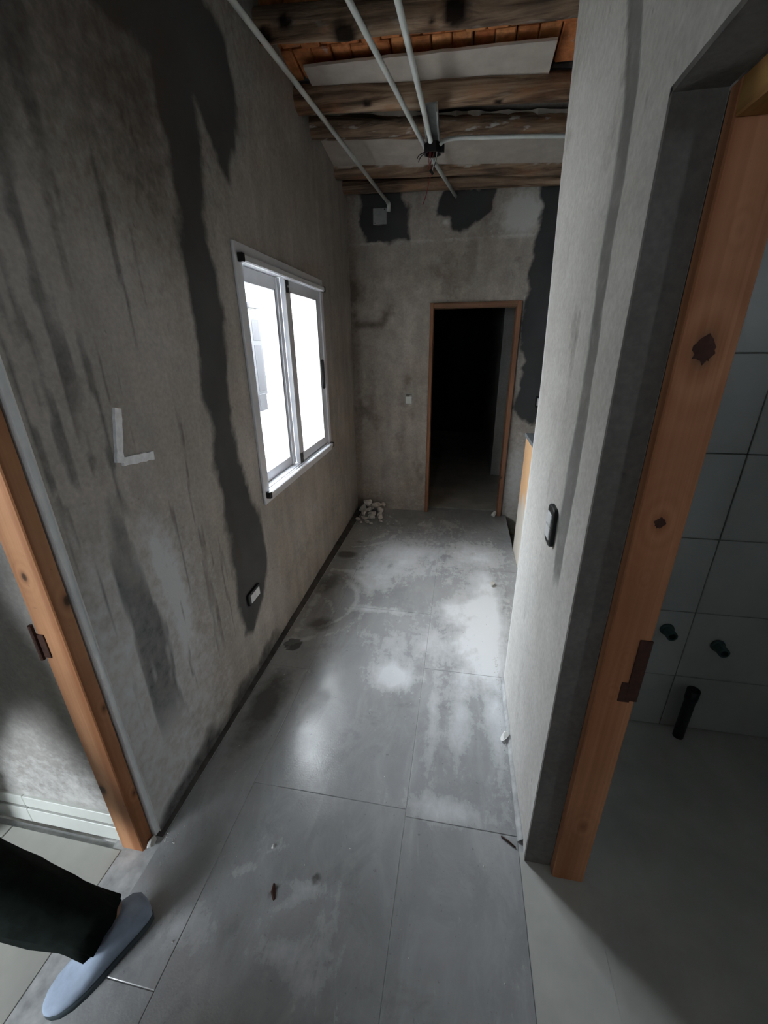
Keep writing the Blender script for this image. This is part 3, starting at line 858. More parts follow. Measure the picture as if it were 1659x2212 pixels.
# ---- log joists
def log(left, right_, r, seed, label, knots=(), splash=1.0, x0=-1.06, x1=2.16, lip=0.0):
    n, m = 150, 32
    (yl, zl), (yr, zr) = left, right_
    X = np.linspace(x0, x1, n)
    tt = (X + 1.02) / (0.6 + 1.02)
    yc = yl + (yr - yl) * tt + (fbm(X * 1.6, X * 0, seed) - .5) * .035
    zc = zl + (zr - zl) * tt + (fbm(X * 1.8, X * 0 + 9, seed) - .5) * .02
    th = np.linspace(0, 2 * PI, m, endpoint=False)
    gx = np.repeat(X[:, None], m, 1); gt = np.repeat(th[None], n, 0)
    ct, s_ = np.cos(gt), np.sin(gt)
    rr = r * (1 + .24 * (fbm(gx * 2.2, gx * 0 + 3, seed + 1) - .5) + .12 * (fbm(ct * 1.5 + 5 + gx * 1.2, s_ * 1.5 + 5, seed + 2) - .5) + .10 * (fbm(ct * 5 + 9 + gx * .8, s_ * 5 + 9 + gx * .5, seed + 3) - .5) + .09 * (fbm(ct * 11 + 20 + gx * .6, s_ * 11 + 20, seed + 4) - .5))
    kn = np.zeros_like(gx)
    for (kx, ka, kr, kh) in knots:
        da = (gt - ka + PI) % (2 * PI) - PI
        d = np.hypot((gx - kx) / (kr * 1.25), da * r / kr)
        rr += kh * np.exp(-d ** 2 * 1.2) - kh * .9 * np.exp(-d ** 2 * 6)
        kn = np.maximum(kn, sstep(1.15, .55, d + (fbm(gx * 40, gt * 4, 3) - .5) * .5))
    P = np.stack([gx, yc[:, None] + rr * ct, zc[:, None] + rr * s_], -1).reshape(-1, 3)
    idx = np.arange(n * m).reshape(n, m)
    q = np.stack([idx[:-1, :], np.roll(idx, -1, 1)[:-1, :], np.roll(idx, -1, 1)[1:, :], idx[1:, :]], -1).reshape(-1, 4)[:, ::-1].tolist()
    q += [idx[0].tolist(), idx[-1][::-1].tolist()]
    spl = splash * sstep(-.2, .9, fbm(gx * 1.5, gt * 0, seed + 8))
    lp = np.zeros_like(gx)
    if lip:
        edge = PI - .50 + lip * (fbm(gx * 9, gx * 0 + 2, seed + 12) - .35) + .25 * (fbm(gx * 40, gx * 0, seed + 13) - .5)
        lp = sstep(.06, -.04, gt - edge) * (gt > PI * .5)
        rr += .004 * lp
        P = np.stack([gx, yc[:, None] + rr * ct, zc[:, None] + rr * s_], -1).reshape(-1, 3)
    o = mobj('log_joist', P, q, M['log'], None, True, attrs={'knot': kn.ravel(), 'splash': spl.ravel(), 'lip': lp.ravel()})
    tag(o, label, 'log beam', 'rough log joists under the ceiling')
    return o


log((2.385, 2.916), (2.455, 2.882), .058, 3, 'thick rough log joist with two big dark knots, nearest the camera',
    knots=[(-.60, 4.30, .050, .012), (-.12, 3.75, .052, .016), (-.85, 3.5, .03, .006), (-.95, 4.2, .035, .008), (-.22, 4.1, .013, .003)], splash=.5)
log((2.86, 2.855), (2.95, 2.815), .060, 14, 'rough brown log joist just behind the white plaster sheet', knots=[(.1, 4.5, .02, .004), (-.6, 4.0, .02, .004)], splash=.5)
log((3.11, 2.825), (3.25, 2.78), .057, 25, 'grey weathered log joist splashed white, carrying the bent conduit', splash=1.3)
log((3.65, 2.775), (3.76, 2.735), .052, 36, 'reddish log joist behind the hanging wires of the junction box', splash=.3, lip=1.5)
log((3.868, 2.742), (3.882, 2.702), .044, 47, 'thin log joist lying against the top of the back wall', splash=.2)

# ================================================================== WINDOW (in the left wall)
win = sempty('window_1')
rot = math.atan2(.0163, 1)
win.matrix_world = Matrix(((LWN[0], LWU[0], 0, LW0[0]), (LWN[1], LWU[1], 0, LW0[1]), (0, 0, 1, 0), (0, 0, 0, 1)))
# local frame: x = out of the wall into the hall, y = along the wall, z = up


def wbox(name, lo, hi, mat, bevel=.003, parent=win):
    bm = bmesh.new(); add_box(bm, lo, hi, bevel, 1)
    return bobj(name, bm, mat, parent)


Y0, Y1, Z0, Z1 = 1.862, 3.095, .828, 2.006
bm = bmesh.new()
add_box(bm, (.001, Y0, Z0), (.013, Y0 + .062, Z1), .002)
add_box(bm, (.001, Y1 - .05, Z0), (.013, Y1, Z1), .002)
add_box(bm, (.001, Y0 + .06, Z1 - .075), (.0125, Y1 - .048, Z1), .002)
add_box(bm, (.001, Y0 + .06, Z0), (.0125, Y1 - .048, Z0 + .065), .002)
bobj('flange', bm, M['alu'], win)
bm = bmesh.new()
for lo, hi in (((-.075, 1.902, .867), (.0, 1.922, 1.973)), ((-.075, 3.034, .867), (.0, 3.053, 1.973)), ((-.075, 1.92, .867), (.0, 3.036, .897)), ((-.075, 1.92, 1.94), (.0, 3.036, 1.973))):
    add_box(bm, lo, hi, .001)
bobj('frame', bm, M['alu'], win)
wbox('top_rail', (.012, 1.905, 1.932), (.036, 3.07, 1.962), M['alu'], .005)
wbox('bottom_rail', (.012, 1.895, .862), (.036, 3.065, .890), M['alu'], .005)
for z in (1.947, .876):
    for y in (1.895, 3.072) if z > 1 else (1.885, 3.068):
        tag(wbox('end_cap', (.012, y - .011, z - .017), (.039, y + .011, z + .017), M['black'], .003), 'black plastic end cap')


def sash(ya, yb, xa, wl_, wr_):
    bm = bmesh.new()
    z0, z1 = .898, 1.939
    add_box(bm, (xa, ya, z0), (xa + .03, ya + wl_, z1), .002)
    add_box(bm, (xa, yb - wr_, z0), (xa + .03, yb, z1), .002)
    add_box(bm, (xa, ya + wl_ - .001, z0), (xa + .029, yb - wr_ + .001, z0 + .055), .002)
    add_box(bm, (xa, ya + wl_ - .001, z1 - .066), (xa + .029, yb - wr_ + .001, z1), .002)
    s = bobj('sash', bm, M['alu'], win)
    bm = bmesh.new(); add_box(bm, (xa + .012, ya + wl_ - .002, z0 + .05), (xa + .017, yb - wr_ + .002, z1 - .06))
    tag(bobj('pane', bm, M['glass'], s), 'clear window pane')
    # rubber gaskets
    bm = bmesh.new()
    for lo, hi in (((xa + .0285, ya + wl_ - .004, z0 + .05), (xa + .0305, ya + wl_ + .002, z1 - .06)), ((xa + .0285, yb - wr_ - .002, z0 + .05), (xa + .0305, yb - wr_ + .004, z1 - .06))):
        add_box(bm, lo, hi)
    tag(bobj('gasket', bm, M['black'], s), 'dark rubber gasket')
    return s


sash(1.923, 2.437, -.070, .012, .060)
sash(2.440, 3.033, -.032, .070, .052)
# second stile shown beside the meeting stile
wbox('interlock', (-.038, 2.395, .90), (-.030, 2.438, 1.938), M['alu'], .001)
for z in (1.900, .925):
    la = wbox('latch', (-.004, 2.445, z - .032), (.006, 2.480, z + .032), M['black'], .003)
    bm = bmesh.new(); add_tube(bm, [(.005, 2.462, z), (.010, 2.462, z)], .006, 10)
    tag(bobj('screw', bm, M['steel'], la), 'steel screw')
tag(wbox('handle', (-.004, 3.005, 1.30), (.014, 3.022, 1.50), M['black'], .005), 'black pull handle')

# ================================================================== DOOR FRAMES
d1 = sempty('door_1')   # back doorway
box('jamb', (-.312, 3.925, .0), (-.282, 4.06, 1.915), M['pine_back'], d1, bevel=.003)
box('jamb', (.404, 3.925, .0), (.442, 4.06, 1.915), M['pine_back'], d1, bevel=.003)
box('head', (-.282, 3.926, 1.872), (.404, 4.06, 1.9145), M['pine_h'], d1, bevel=.003)

d2 = sempty('door_2')   # right (bathroom) doorway
box('jamb', (.373, .872, .002), (.466, .9045, 1.955), M['pine'], d2, bevel=.003)
box('jamb', (.373, .083, .002), (.466, .115, 1.955), M['pine'], d2, bevel=.003)
box('head', (.373, .115, 1.905), (.466, .872, 1.954), M['pine_hy'], d2, bevel=.003)
hg = tag(box('hinge', (.440, .8685, .77), (.468, .8735, .955), M['rust'], d2, bevel=.001), 'rusty strike plate')
box('strike_tongue', (.425, .8690, .765), (.452, .8730, .825), M['rust'], hg, bevel=.001)
for (x, z, rx_, rz_) in ((.415, 1.583, .017, .024), (.417, 1.25, .010, .013)):
    bm = bmesh.new()
    n = 22
    c0 = bm.verts.new((x, .8705, z))
    ring = [bm.verts.new((x + rx_ * math.cos(2 * PI * k / n) * random.uniform(.72, 1.2), .8718, z + rz_ * math.sin(2 * PI * k / n) * random.uniform(.72, 1.2))) for k in range(n)]
    ring2 = [bm.verts.new((v.co.x, .8735, v.co.z)) for v in ring]
    for k in range(n):
        bm.faces.new((c0, ring[k], ring[(k + 1) % n])); bm.faces.new((ring[k], ring2[k], ring2[(k + 1) % n], ring[(k + 1) % n]))
    tag(bobj('knot', bm, M['rust'], d2), 'dark loose knot')

d3 = sempty('door_3')   # left doorway
box('jamb', (-1.062, .705, .002), (-.980, .752, 2.07), M['pine_left'], d3, bevel=.003)
box('jamb', (-1.062, -.158, .002), (-.980, -.11, 2.07), M['pine_left'], d3, bevel=.003)
box('head', (-1.062, -.11, 2.03), (-.980, .705, 2.07), M['pine_hy'], d3, bevel=.003)
hg = tag(box('hinge', (-1.066, .7015, .83), (-1.040, .7065, .905), M['rust'], d3, bevel=.001), 'rusty hinge leaf')
bm = bmesh.new(); add_tube(bm, [(-1.066, .700, .825), (-1.066, .700, .935)], .006, 10)
bobj('hinge_pin', bm, M['rust'], hg)

# painted letter L on the left wall
bm = bmesh.new()


def lwp(y, z, d=.004):
    return Vector((*(LW0 + LWU * y + LWN * d)[:2], z))


def stroke(pts, w, seed):
    prev = None
    for i, (y, z) in enumerate(pts):
        a = pts[max(i - 1, 0)]; b = pts[min(i + 1, len(pts) - 1)]
        t_ = Vector((b[0] - a[0], b[1] - a[1])).normalized(); nn = Vector((-t_.y, t_.x))
        ww = w * (.75 + .5 * float(vnoise(np.array(i * .9), np.array(seed * 1.0), seed)))
        p1 = (y + nn.x * ww, z + nn.y * ww); p2 = (y - nn.x * ww, z - nn.y * ww)
        cur = [bm.verts.new(lwp(*p1, .0075)), bm.verts.new(lwp(*p2, .0075)), bm.verts.new(lwp(*p2, -.002)), bm.verts.new(lwp(*p1, -.002))]
        if prev:
            for k in range(4):
                bm.faces.new((prev[k], prev[(k + 1) % 4], cur[(k + 1) % 4], cur[k]))
        else:
            bm.faces.new(cur)
        prev = cur
    bm.faces.new(prev[::-1])


stroke([(1.048 - .004 * i + .0, 1.438 - .0150 * i) for i in range(11)], .0125, 3)
stroke([(1.020 + .0128 * i, 1.288 - .0013 * i) for i in range(11)], .0135, 5)
tag(bobj('paint_mark', bm, M['paint'], wl), 'white painted letter L')


# ================================================================== OUTLETS, SWITCHES, BOXES
def outlet(name, w, h, mats, slots, label, cat, matrix):
    """plate in local x (width) / z (height), facing -y"""
    root = empty(name, (0, 0, 0), label, cat)
    bm = bmesh.new()
    n = 6; r = min(w, h) * .22; pts = []
    for cx, cz, a0 in ((w / 2 - r, h / 2 - r, 0), (-w / 2 + r, h / 2 - r, PI / 2), (-w / 2 + r, -h / 2 + r, PI), (w / 2 - r, -h / 2 + r, 1.5 * PI)):
        for k in range(n):
            a = a0 + PI / 2 * k / (n - 1); pts.append((cx + r * math.cos(a), cz + r * math.sin(a)))
    rings = []
    for y, s in ((0.002, 1.0), (-.007, 1.0), (-.010, .95)):
        rings.append([bm.verts.new((x * s, y, z * s)) for x, z in pts])
    for a, b in zip(rings, rings[1:]):
        for k in range(len(pts)):
            bm.faces.new((a[k], a[(k + 1) % len(pts)], b[(k + 1) % len(pts)], b[k]))
    bm.faces.new(rings[0]); bm.faces.new(rings[-1][::-1])
    bobj('plate', bm, mats[0], root)
    for (x0, x1, z0, z1) in slots:
        box('module', (x0, -.0135, z0), (x1, -.009, z1), mats[1], root, bevel=.0015)
    root.matrix_world = matrix
    return root


def face_matrix(loc, normal):
    nn = Vector(normal).normalized(); zz = Vector((0, 0, 1)); yy = -nn; xx = yy.cross(zz).normalized()
    m = Matrix((xx, yy, zz)).transposed().to_4x4(); m.translation = loc
    return m


p = LW0 + LWU * 1.621
outlet('wall_outlet', .128, .068, (M['black'], M['white_pl']), [(-.046, -.001, -.022, .022), (.001, .046, -.022, .022)],
       'black framed outlet with white modules low on the left wall', 'outlet', face_matrix((p[0] + .004, p[1], .439), LWN))
outlet('light_switch', .078, .120, (M['black'], M['white_pl']), [(-.024, .024, .002, .040), (-.024, .024, -.040, -.002)],
       'black framed light switch with white rockers on the right wall', 'light switch', face_matrix((.288, 1.205, 1.090), (-1, 0, 0)))
outlet('light_switch', .078, .105, (M['black'], M['white_pl']), [(-.024, .024, -.030, .030)],
       'black framed switch half hidden on the dark stained back wall', 'light switch', face_matrix((.678, 3.958, 1.105), (0, -1, 0)))

# empty switch box in the back wall left of the door
sb = empty('switch_box', (-.491, 3.96, 1.118), 'empty grey switch box in the back wall left of the doorway', 'switch box')
bm = bmesh.new()
for lo, hi in (((-.034, -.006, -.05), (-.027, .02, .05)), ((.027, -.006, -.05), (.034, .02, .05)), ((-.027, -.006, .043), (.027, .02, .05)), ((-.027, -.006, -.05), (.027, .02, -.043))):
    add_box(bm, lo, hi, .001)
bobj('rim', bm, M['steel'], sb)
box('inner_plate', (-.027, .000, -.043), (.027, .005, .020), M['pvc'], sb, bevel=.001)
box('cavity', (-.027, .001, -.043), (.027, .004, .043), M['cement'], sb)

# conduit box near the ceiling on the back wall
jb = empty('conduit_box', (-.742, 3.95, 2.555), 'grey square conduit box cover in dark cement on the back wall', 'junction box')
box('cover', (-.056, -.012, -.056), (.056, -.001, .056), M['steel'], jb, bevel=.003)
box('rim', (-.061, -.005, -.061), (.061, .01, .061), M['slab_dark'], jb, bevel=.002)
for x, z in ((.04, .045), (-.04, -.045)):
    tube('screw', [(x, -.011, z), (x, -.0145, z)], .004, M['black'], jb, 8)

# ================================================================== CONDUITS
def conduit(label, pts, r=.0125, name='conduit_pipe', clips=()):
    root = tube(name, pts, r, M['pvc'], None, 14)
    tag(root, label, 'pipe', 'grey conduits under the logs')
    return root


c1 = conduit('long straight conduit nearest the left wall, ending at the square box', [(-.938, 1.80, 2.798), (-.93, 1.94, 2.787), (-.669, 3.935, 2.638)])
tube('elbow', bez((-.672, 3.915, 2.640), (-.668, 3.95, 2.637), (-.664, 3.948, 2.63), (-.672, 3.944, 2.585), 10), .016, M['pvc'], c1)
conduit('straight conduit passing left of the black junction box to the back wall', [(-.62, 1.2, 2.83), (-.505, 2.0, 2.775), (-.305, 3.20, 2.703), (-.138, 3.95, 2.655)])
c3 = conduit('short thick conduit running down into the black junction box', [(-.345, 1.2, 2.84), (-.318, 2.03, 2.765), (-.275, 2.75, 2.695), (-.262, 2.96, 2.668), (-.260, 2.99, 2.655), (-.259, 3.0, 2.635)], .0135)
c4 = conduit('bent conduit leaving the black junction box towards the right', bez((-.214, 3.0, 2.648), (-.19, 3.01, 2.675), (-.17, 3.04, 2.692), (-.08, 3.06, 2.694), 10) + [Vector((.25, 3.10, 2.690)), Vector((.62, 3.15, 2.682)), Vector((1.2, 3.2, 2.67))], .011)

# black junction box with its mounting channel and wires
jx = empty('ceiling_junction_box', (-.250, 3.02, 2.64), 'black octagonal junction box with loose wires hanging below the logs', 'junction box')
bm = bmesh.new()
n = 8
rings = []
for z, s in ((.028, .85), (.022, 1.0), (-.024, 1.0)):
    rings.append([bm.verts.new((.052 * s * math.cos(2 * PI * (k + .5) / n), .052 * s * math.sin(2 * PI * (k + .5) / n), z)) for k in range(n)])
inner = [bm.verts.new((.044 * math.cos(2 * PI * (k + .5) / n), .044 * math.sin(2 * PI * (k + .5) / n), -.024)) for k in range(n)]
inner2 = [bm.verts.new((.044 * math.cos(2 * PI * (k + .5) / n), .044 * math.sin(2 * PI * (k + .5) / n), .018)) for k in range(n)]
rings += [inner, inner2]
for a, b in zip(rings, rings[1:]):
    for k in range(n):
        bm.faces.new((a[k], a[(k + 1) % n], b[(k + 1) % n], b[k]))
bm.faces.new(rings[0]); bm.faces.new(inner2[::-1])
bobj('body', bm, M['black'], jx)
box('lug', (.045, -.012, -.02), (.066, .012, .02), M['black'], jx, bevel=.003)
# mounting channel behind the conduit
bm = bmesh.new()
add_box(bm, (-.038, -.30, .060), (-.030, .0, .105), .001); add_box(bm, (.032, -.30, .060), (.040, .0, .105), .001); add_box(bm, (-.031, -.30, .098), (.033, .0, .105), .001)
ch = bobj('mounting_channel', bm, M['steel'], jx)
ch.rotation_euler = (math.radians(-9), 0, 0)
ch.location = (0, .02, -.045)
tag(ch, 'galvanised mounting channel')
wires = [((-.02, -.01, 0), (-.05, -.03, -.03), (-.075, -.06, -.03), (-.085, -.05, -.055), 'black'), ((-.03, 0, 0), (-.05, -.02, -.03), (-.07, -.05, -.04), (-.078, -.04, -.068), 'black'),
         ((-.01, .0, 0), (-.015, .02, -.05), (-.02, -.01, -.07), (-.005, .0, -.105), 'red_wire'), ((.01, .0, 0), (.0, .01, -.05), (-.03, -.01, -.08), (-.01, .01, -.11), 'red_wire'),
         ((.02, .01, 0), (.03, .0, -.04), (.01, .01, -.09), (-.01, .01, -.10), 'black'), ((-.015, .0, 0), (-.03, .0, -.05), (-.02, .01, -.09), (.005, 0, -.115), 'red_wire'),
         ((.0, .0, -.1), (-.02, .0, -.13), (-.02, .0, -.20), (-.055, .02, -.26), 'red_wire'), ((.022, .0, 0), (.03, .0, -.05), (.0, .0, -.07), (.0, .01, -.10), 'white_pl')]
for a, b, c_, d, m in wires:
    tag(tube('wire', bez(a, b, c_, d, 10), .0022, M[m], jx, 6), {'black': 'black wire', 'red_wire': 'dark red wire', 'white_pl': 'pale wire'}[m])
bm = bmesh.new(); add_tube(bm, [(-.012, .0, -.095), (.004, .004, -.118)], [.010, .007], 8)
tag(bobj('splice', bm, M['black'], jx, True), 'taped wire splice')

# ================================================================== KITCHEN COUNTER and BATH FITTINGS
kc = empty('kitchen_counter', (.80, 2.62, -.20), 'orange kitchen counter end with grey stone top just behind the right wall', 'counter')
bm = bmesh.new(); add_box(bm, (-.309, -.88, 0), (.30, .62, 1.138), .003); bobj('side_panel', bm, M['orange'], kc)
bm = bmesh.new(); add_box(bm, (-.318, -.89, 1.139), (.31, .632, 1.165), .004); tag(bobj('worktop', bm, M['granite'], kc), 'grey stone worktop')

tap = []
for i, (x, z, lab) in enumerate(((.872, .513, 'left green pipe stub sticking out of the bathroom tiles'), (1.07, .458, 'right green pipe stub sticking out of the bathroom tiles'))):
    bm = bmesh.new()
    R1 = add_tube(bm, [(0, .015, 0), (0, -.045, 0), (0, -.047, 0)], [.0205, .0205, .0185], 18, False)
    rim = [bm.verts.new(v.co * 1.0) for v in R1[-1]]
    for k, v in enumerate(rim):
        v.co = Vector((v.co.x * .72, -.047, v.co.z * .72))
    deep = [bm.verts.new((v.co.x, -.02, v.co.z)) for v in rim]
    for a, b in ((R1[-1], rim), (rim, deep)):
        for k in range(18):
            bm.faces.new((a[k], a[(k + 1) % 18], b[(k + 1) % 18], b[k]))
    bm.faces.new(deep)
    root = empty('pipe_stub', (x, 1.555, z), lab, 'pipe', 'water pipe stubs in the bathroom')
    bobj('socket', bm, M['pipe_green'], root, False)
    tube('collar', [(0, .003, 0), (0, -.006, 0)], [.027, .025], M['pipe_green'], root, 18)
dp = empty('drain_pipe', (1.012, 1.512, -.002), 'black upright drain pipe standing at the bathroom wall', 'pipe')
bm = bmesh.new()
R1 = add_tube(bm, [(0, 0, -.03), (0, 0, .21), (0, 0, .212), (0, 0, .262)], [.0205, .0205, .024, .024], 20, False)
rim = [bm.verts.new((v.co.x * .84, v.co.y * .84, .262)) for v in R1[-1]]; deep = [bm.verts.new((v.co.x, v.co.y, .15)) for v in rim]
for a, b in ((R1[-1], rim), (rim, deep)):
    for k in range(20):
        bm.faces.new((a[k], a[(k + 1) % 20], b[(k + 1) % 20], b[k]))
bm.faces.new(deep)
bobj('pipe', bm, M['pipe_black'], dp, True)


# ================================================================== RUBBLE
def chunk(name, loc, size, seed, mat, label, group, parent=None):
    bm = bmesh.new()
    bmesh.ops.create_icosphere(bm, subdivisions=2, radius=1.25)
    rs = random.Random(seed)
    planes = [(Vector((rs.gauss(0, 1), rs.gauss(0, 1), rs.gauss(0, 1))).normalized(), rs.uniform(.38, .72)) for _ in range(11)]
    for v in bm.verts:
        for nrm, dd in planes:
            e = v.co.dot(nrm) - dd
            if e > 0:
                v.co -= nrm * e
        v.co += Vector((rs.uniform(-.03, .03), rs.uniform(-.03, .03), rs.uniform(-.03, .03)))
    zmin = min(v.co.z for v in bm.verts)
    for v in bm.verts:
        v.co = Vector((v.co.x * size[0], v.co.y * size[1], (v.co.z - zmin) * size[2]))
    o = bobj(name, bm, mat)
    o.location = loc; o.rotation_euler = (0, 0, rs.uniform(0, 6.28))
    if label:
        tag(o, label, 'rubble', group)
    return o


G = 'broken plaster heap in the far left corner'
heap = [(-.93, 3.84, .0, .05, .045, .05), (-.85, 3.86, .0, .055, .05, .045), (-.76, 3.84, .0, .05, .045, .04), (-.91, 3.74, .0, .045, .05, .035), (-.82, 3.75, .0, .06, .05, .042), (-.74, 3.75, 0, .035, .03, .03),
        (-.88, 3.64, .0, .045, .04, .028), (-.80, 3.66, .0, .05, .04, .035), (-.73, 3.66, .0, .03, .028, .022), (-.83, 3.56, .0, .03, .03, .02), (-.79, 3.53, .0, .02, .018, .015),
        (-.89, 3.84, .075, .05, .045, .036), (-.80, 3.83, .068, .055, .045, .034), (-.86, 3.72, .055, .05, .04, .03), (-.73, 3.87, .06, .05, .03, .025), (-.89, 3.55, 0, .016, .015, .012), (-.70, 3.60, 0, .018, .02, .014), (-.92, 3.60, .0, .025, .03, .018)]
HL = {11: 'pale chunk on top of the corner heap, next to the left wall', 12: 'pale chunk on top of the corner heap, at its middle',
      13: 'pale chunk resting on the front slope of the corner heap', 14: 'flat pale chunk on top of the corner heap, at its right end',
      10: 'small pale chunk at the front tip of the corner heap', 15: 'small pale chunk at the front left of the corner heap by the wall gap',
      16: 'small pale chunk lying just right of the corner heap'}
for i, (x, y, z, a, b, c_) in enumerate(heap):
    chunk('plaster_chunk', (x, y, z), (a, b, c_), 100 + i, M['rubble'], HL.get(i, 'pale broken plaster chunk lying on the floor inside the far corner heap'), G)
chunk('plaster_chunk', (.375, 3.90, 0), (.034, .03, .04), 301, M['white_chip'], 'white plaster lump at the foot of the back right door jamb', None)
chunk('plaster_chunk', (.285, 2.62, 0), (.028, .025, .018), 302, M['white_chip'], 'white plaster lump by the right wall end, nearer the camera', None)
chunk('plaster_chunk', (.262, 1.365, 0), (.016, .024, .016), 304, M['white_chip'], 'small white flake lying along the foot of the right wall', None)
chunk('plaster_chunk', (-.965, .735, 0), (.022, .016, .016), 305, M['white_chip'], 'white crumb at the foot of the left corner bead', None)
chunk('plaster_chunk', (-.55, .795, 0), (.009, .007, .006), 306, M['white_chip'], 'tiny white crumb on the bare grey floor tile beyond the shoe', None)
# scattered crumbs: too many to count, one object
bm = bmesh.new()
rs = random.Random(5)
for i in range(430):
    k = rs.random()
    if k < .45:
        x = .272 - abs(rs.gauss(0, .012)); y = rs.uniform(1.0, 1.9)
    elif k < .6:
        x = rs.uniform(-.02, .44); y = rs.uniform(1.9, 3.2)
    elif k < .75:
        x = rs.gauss(-.78, .12); y = rs.gauss(3.6, .22)
    elif k < .82:
        x = -.955 + abs(rs.gauss(0, .04)); y = .74 + abs(rs.gauss(0, .03))
    else:
        x = rs.uniform(-.93, .27); y = rs.uniform(.35, 3.8)
    if x < -.94 or y > 3.93 or (x > .27 and y < 1.9):
        continue
    s = rs.uniform(.0012, .0042)
    ps = [bm.verts.new((x + s * rs.uniform(-1, 1), y + s * rs.uniform(-1, 1), .0)) for _ in range(1)]
    a = rs.uniform(0, 6.28)
    base = [bm.verts.new((x + s * math.cos(a + j * 2.1), y + s * math.sin(a + j * 2.1), -.0005)) for j in range(3)]
    top = bm.verts.new((x + s * .2, y, s * 1.1))
    bm.verts.remove(ps[0])
    for j in range(3):
        bm.faces.new((base[j], base[(j + 1) % 3], top))
    bm.faces.new(base[::-1])
cr = bobj('plaster_crumbs', bm, M['white_chip'])
tag(cr, 'white plaster crumbs scattered over the hall floor', 'debris', None, 'stuff')
tw = tube('twig', [(.222, .966, .003), (.245, .952, .006), (.268, .938, .003)], [.0025, .003, .002], M['rust'], None, 6)
tag(tw, 'thin dark twig on the floor at the right doorway corner', 'twig')
lf = chunk('dark_flake', (-.496, .682, 0), (.010, .022, .004), 401, M['rust'], 'dark elongated flake on the grey floor before the camera', None)
lf['category'] = 'debris'

# ================================================================== PERSON stepping out through the left doorway
per = empty('person', (-1.32, .45, 0), 'person in dark trousers and pale blue shoes stepping through the left doorway', 'person')
inv = Matrix.Translation((1.32, -.45, 0))


def P_(*a):
    return Vector(a) + Vector((1.32, -.45, 0))


def skin_obj(name, verts, edges, radii, mat, sub=2):
    me = bpy.data.meshes.new(name)
    me.from_pydata([P_(*v) for v in verts], edges, [])
    me.materials.append(mat)
    o = bpy.data.objects.new(name, me); COL.objects.link(o); o.parent = per
    md = o.modifiers.new('skin', 'SKIN'); md.use_smooth_shade = True
    for i, r in enumerate(radii):
        r = r if isinstance(r, (list, tuple)) else (r, r)
        me.skin_vertices[0].data[i].radius = r
    me.skin_vertices[0].data[0].use_root = True
    ss = o.modifiers.new('sub', 'SUBSURF'); ss.levels = 1; ss.render_levels = sub
    return o


HIP_L = (-1.34, .34, .80); KN_L = (-1.185, .412, .395); AN_L = (-.880, .515, .105)
HIP_R = (-1.38, .51, .80); KN_R = (-1.60, .57, .44); AN_R = (-1.62, .62, .10)
bv, be, brd = [], [], []


def bone(p, r, parent=None):
    bv.append(p); brd.append(r)
    if parent is not None:
        be.append((parent, len(bv) - 1))
    return len(bv) - 1


pel = bone((-1.37, .42, .90), (.12, .10))
sp1 = bone((-1.40, .40, 1.08), (.115, .09), pel); sp2 = bone((-1.44, .40, 1.28), (.13, .10), sp1); ch_ = bone((-1.46, .40, 1.42), (.09, .08), sp2)
nk = bone((-1.475, .40, 1.50), .05, ch_); hd0 = bone((-1.495, .40, 1.57), (.065, .07), nk); hd1 = bone((-1.50, .40, 1.65), (.085, .095), hd0); hd2 = bone((-1.495, .40, 1.72), (.065, .075), hd1)
nose = bone((-1.595, .40, 1.625), (.014, .014), hd1)
for hp, kn_, an, toe in ((HIP_L, KN_L, AN_L, (-.93, .41, .032)), (HIP_R, KN_R, AN_R, (-1.74, .62, .03))):
    a = bone(hp, .075, pel); b = bone(kn_, .052, a); c_ = bone(an, .030, b); bone(toe, .018, c_)
for sgn, elbow, wrist in ((-1, (-1.36, .14, 1.12), (-1.50, .16, .90)), (1, (-1.42, .62, 1.12), (-1.56, .60, .92))):
    a = bone((-1.455, .40 + sgn * .17, 1.40), .052, ch_); b = bone(elbow, .04, a); c_ = bone(wrist, .026, b)
    hnd = bone((wrist[0] - .05, wrist[1], wrist[2] - .06), (.036, .018), c_)
    for k in range(4):
        dx = (k - 1.5) * .018
        f1 = bone((wrist[0] - .075 + dx, wrist[1] + .004 * k, wrist[2] - .105), .0085, hnd)
        f2 = bone((wrist[0] - .075 + dx, wrist[1] - .008 * sgn, wrist[2] - .135 - .004 * (1.5 - abs(k - 1.5))), .008, f1)
        bone((wrist[0] - .068 + dx, wrist[1] - .018 * sgn, wrist[2] - .155), .0075, f2)
    t1 = bone((wrist[0] - .085, wrist[1] - .012 * sgn, wrist[2] - .055), .010, hnd); bone((wrist[0] - .11, wrist[1] - .016 * sgn, wrist[2] - .085), .0085, t1)
skin_obj('body', bv, be, brd, M['skin'])
# hair
bm = bmesh.new(); bmesh.ops.create_uvsphere(bm, u_segments=20, v_segments=14, radius=1)
for v in bm.verts:
    v.co = Vector((v.co.x * .115 + .012, v.co.y * .105, v.co.z * .125 + (.03 if v.co.z > -.2 else 0)))
    if v.co.x < -.05 and v.co.z < .055:
        v.co.x = -.045
    v.co += P_(-1.485, .40, 1.655)
bobj('hair', bm, M['hair'], per, True)
for sgn in (-1, 1):
    bm = bmesh.new(); bmesh.ops.create_uvsphere(bm, u_segments=8, v_segments=6, radius=.011)
    for v in bm.verts:
        v.co += P_(-1.58, .40 + sgn * .034, 1.655)
    bobj('eye', bm, M['black'], per, True)
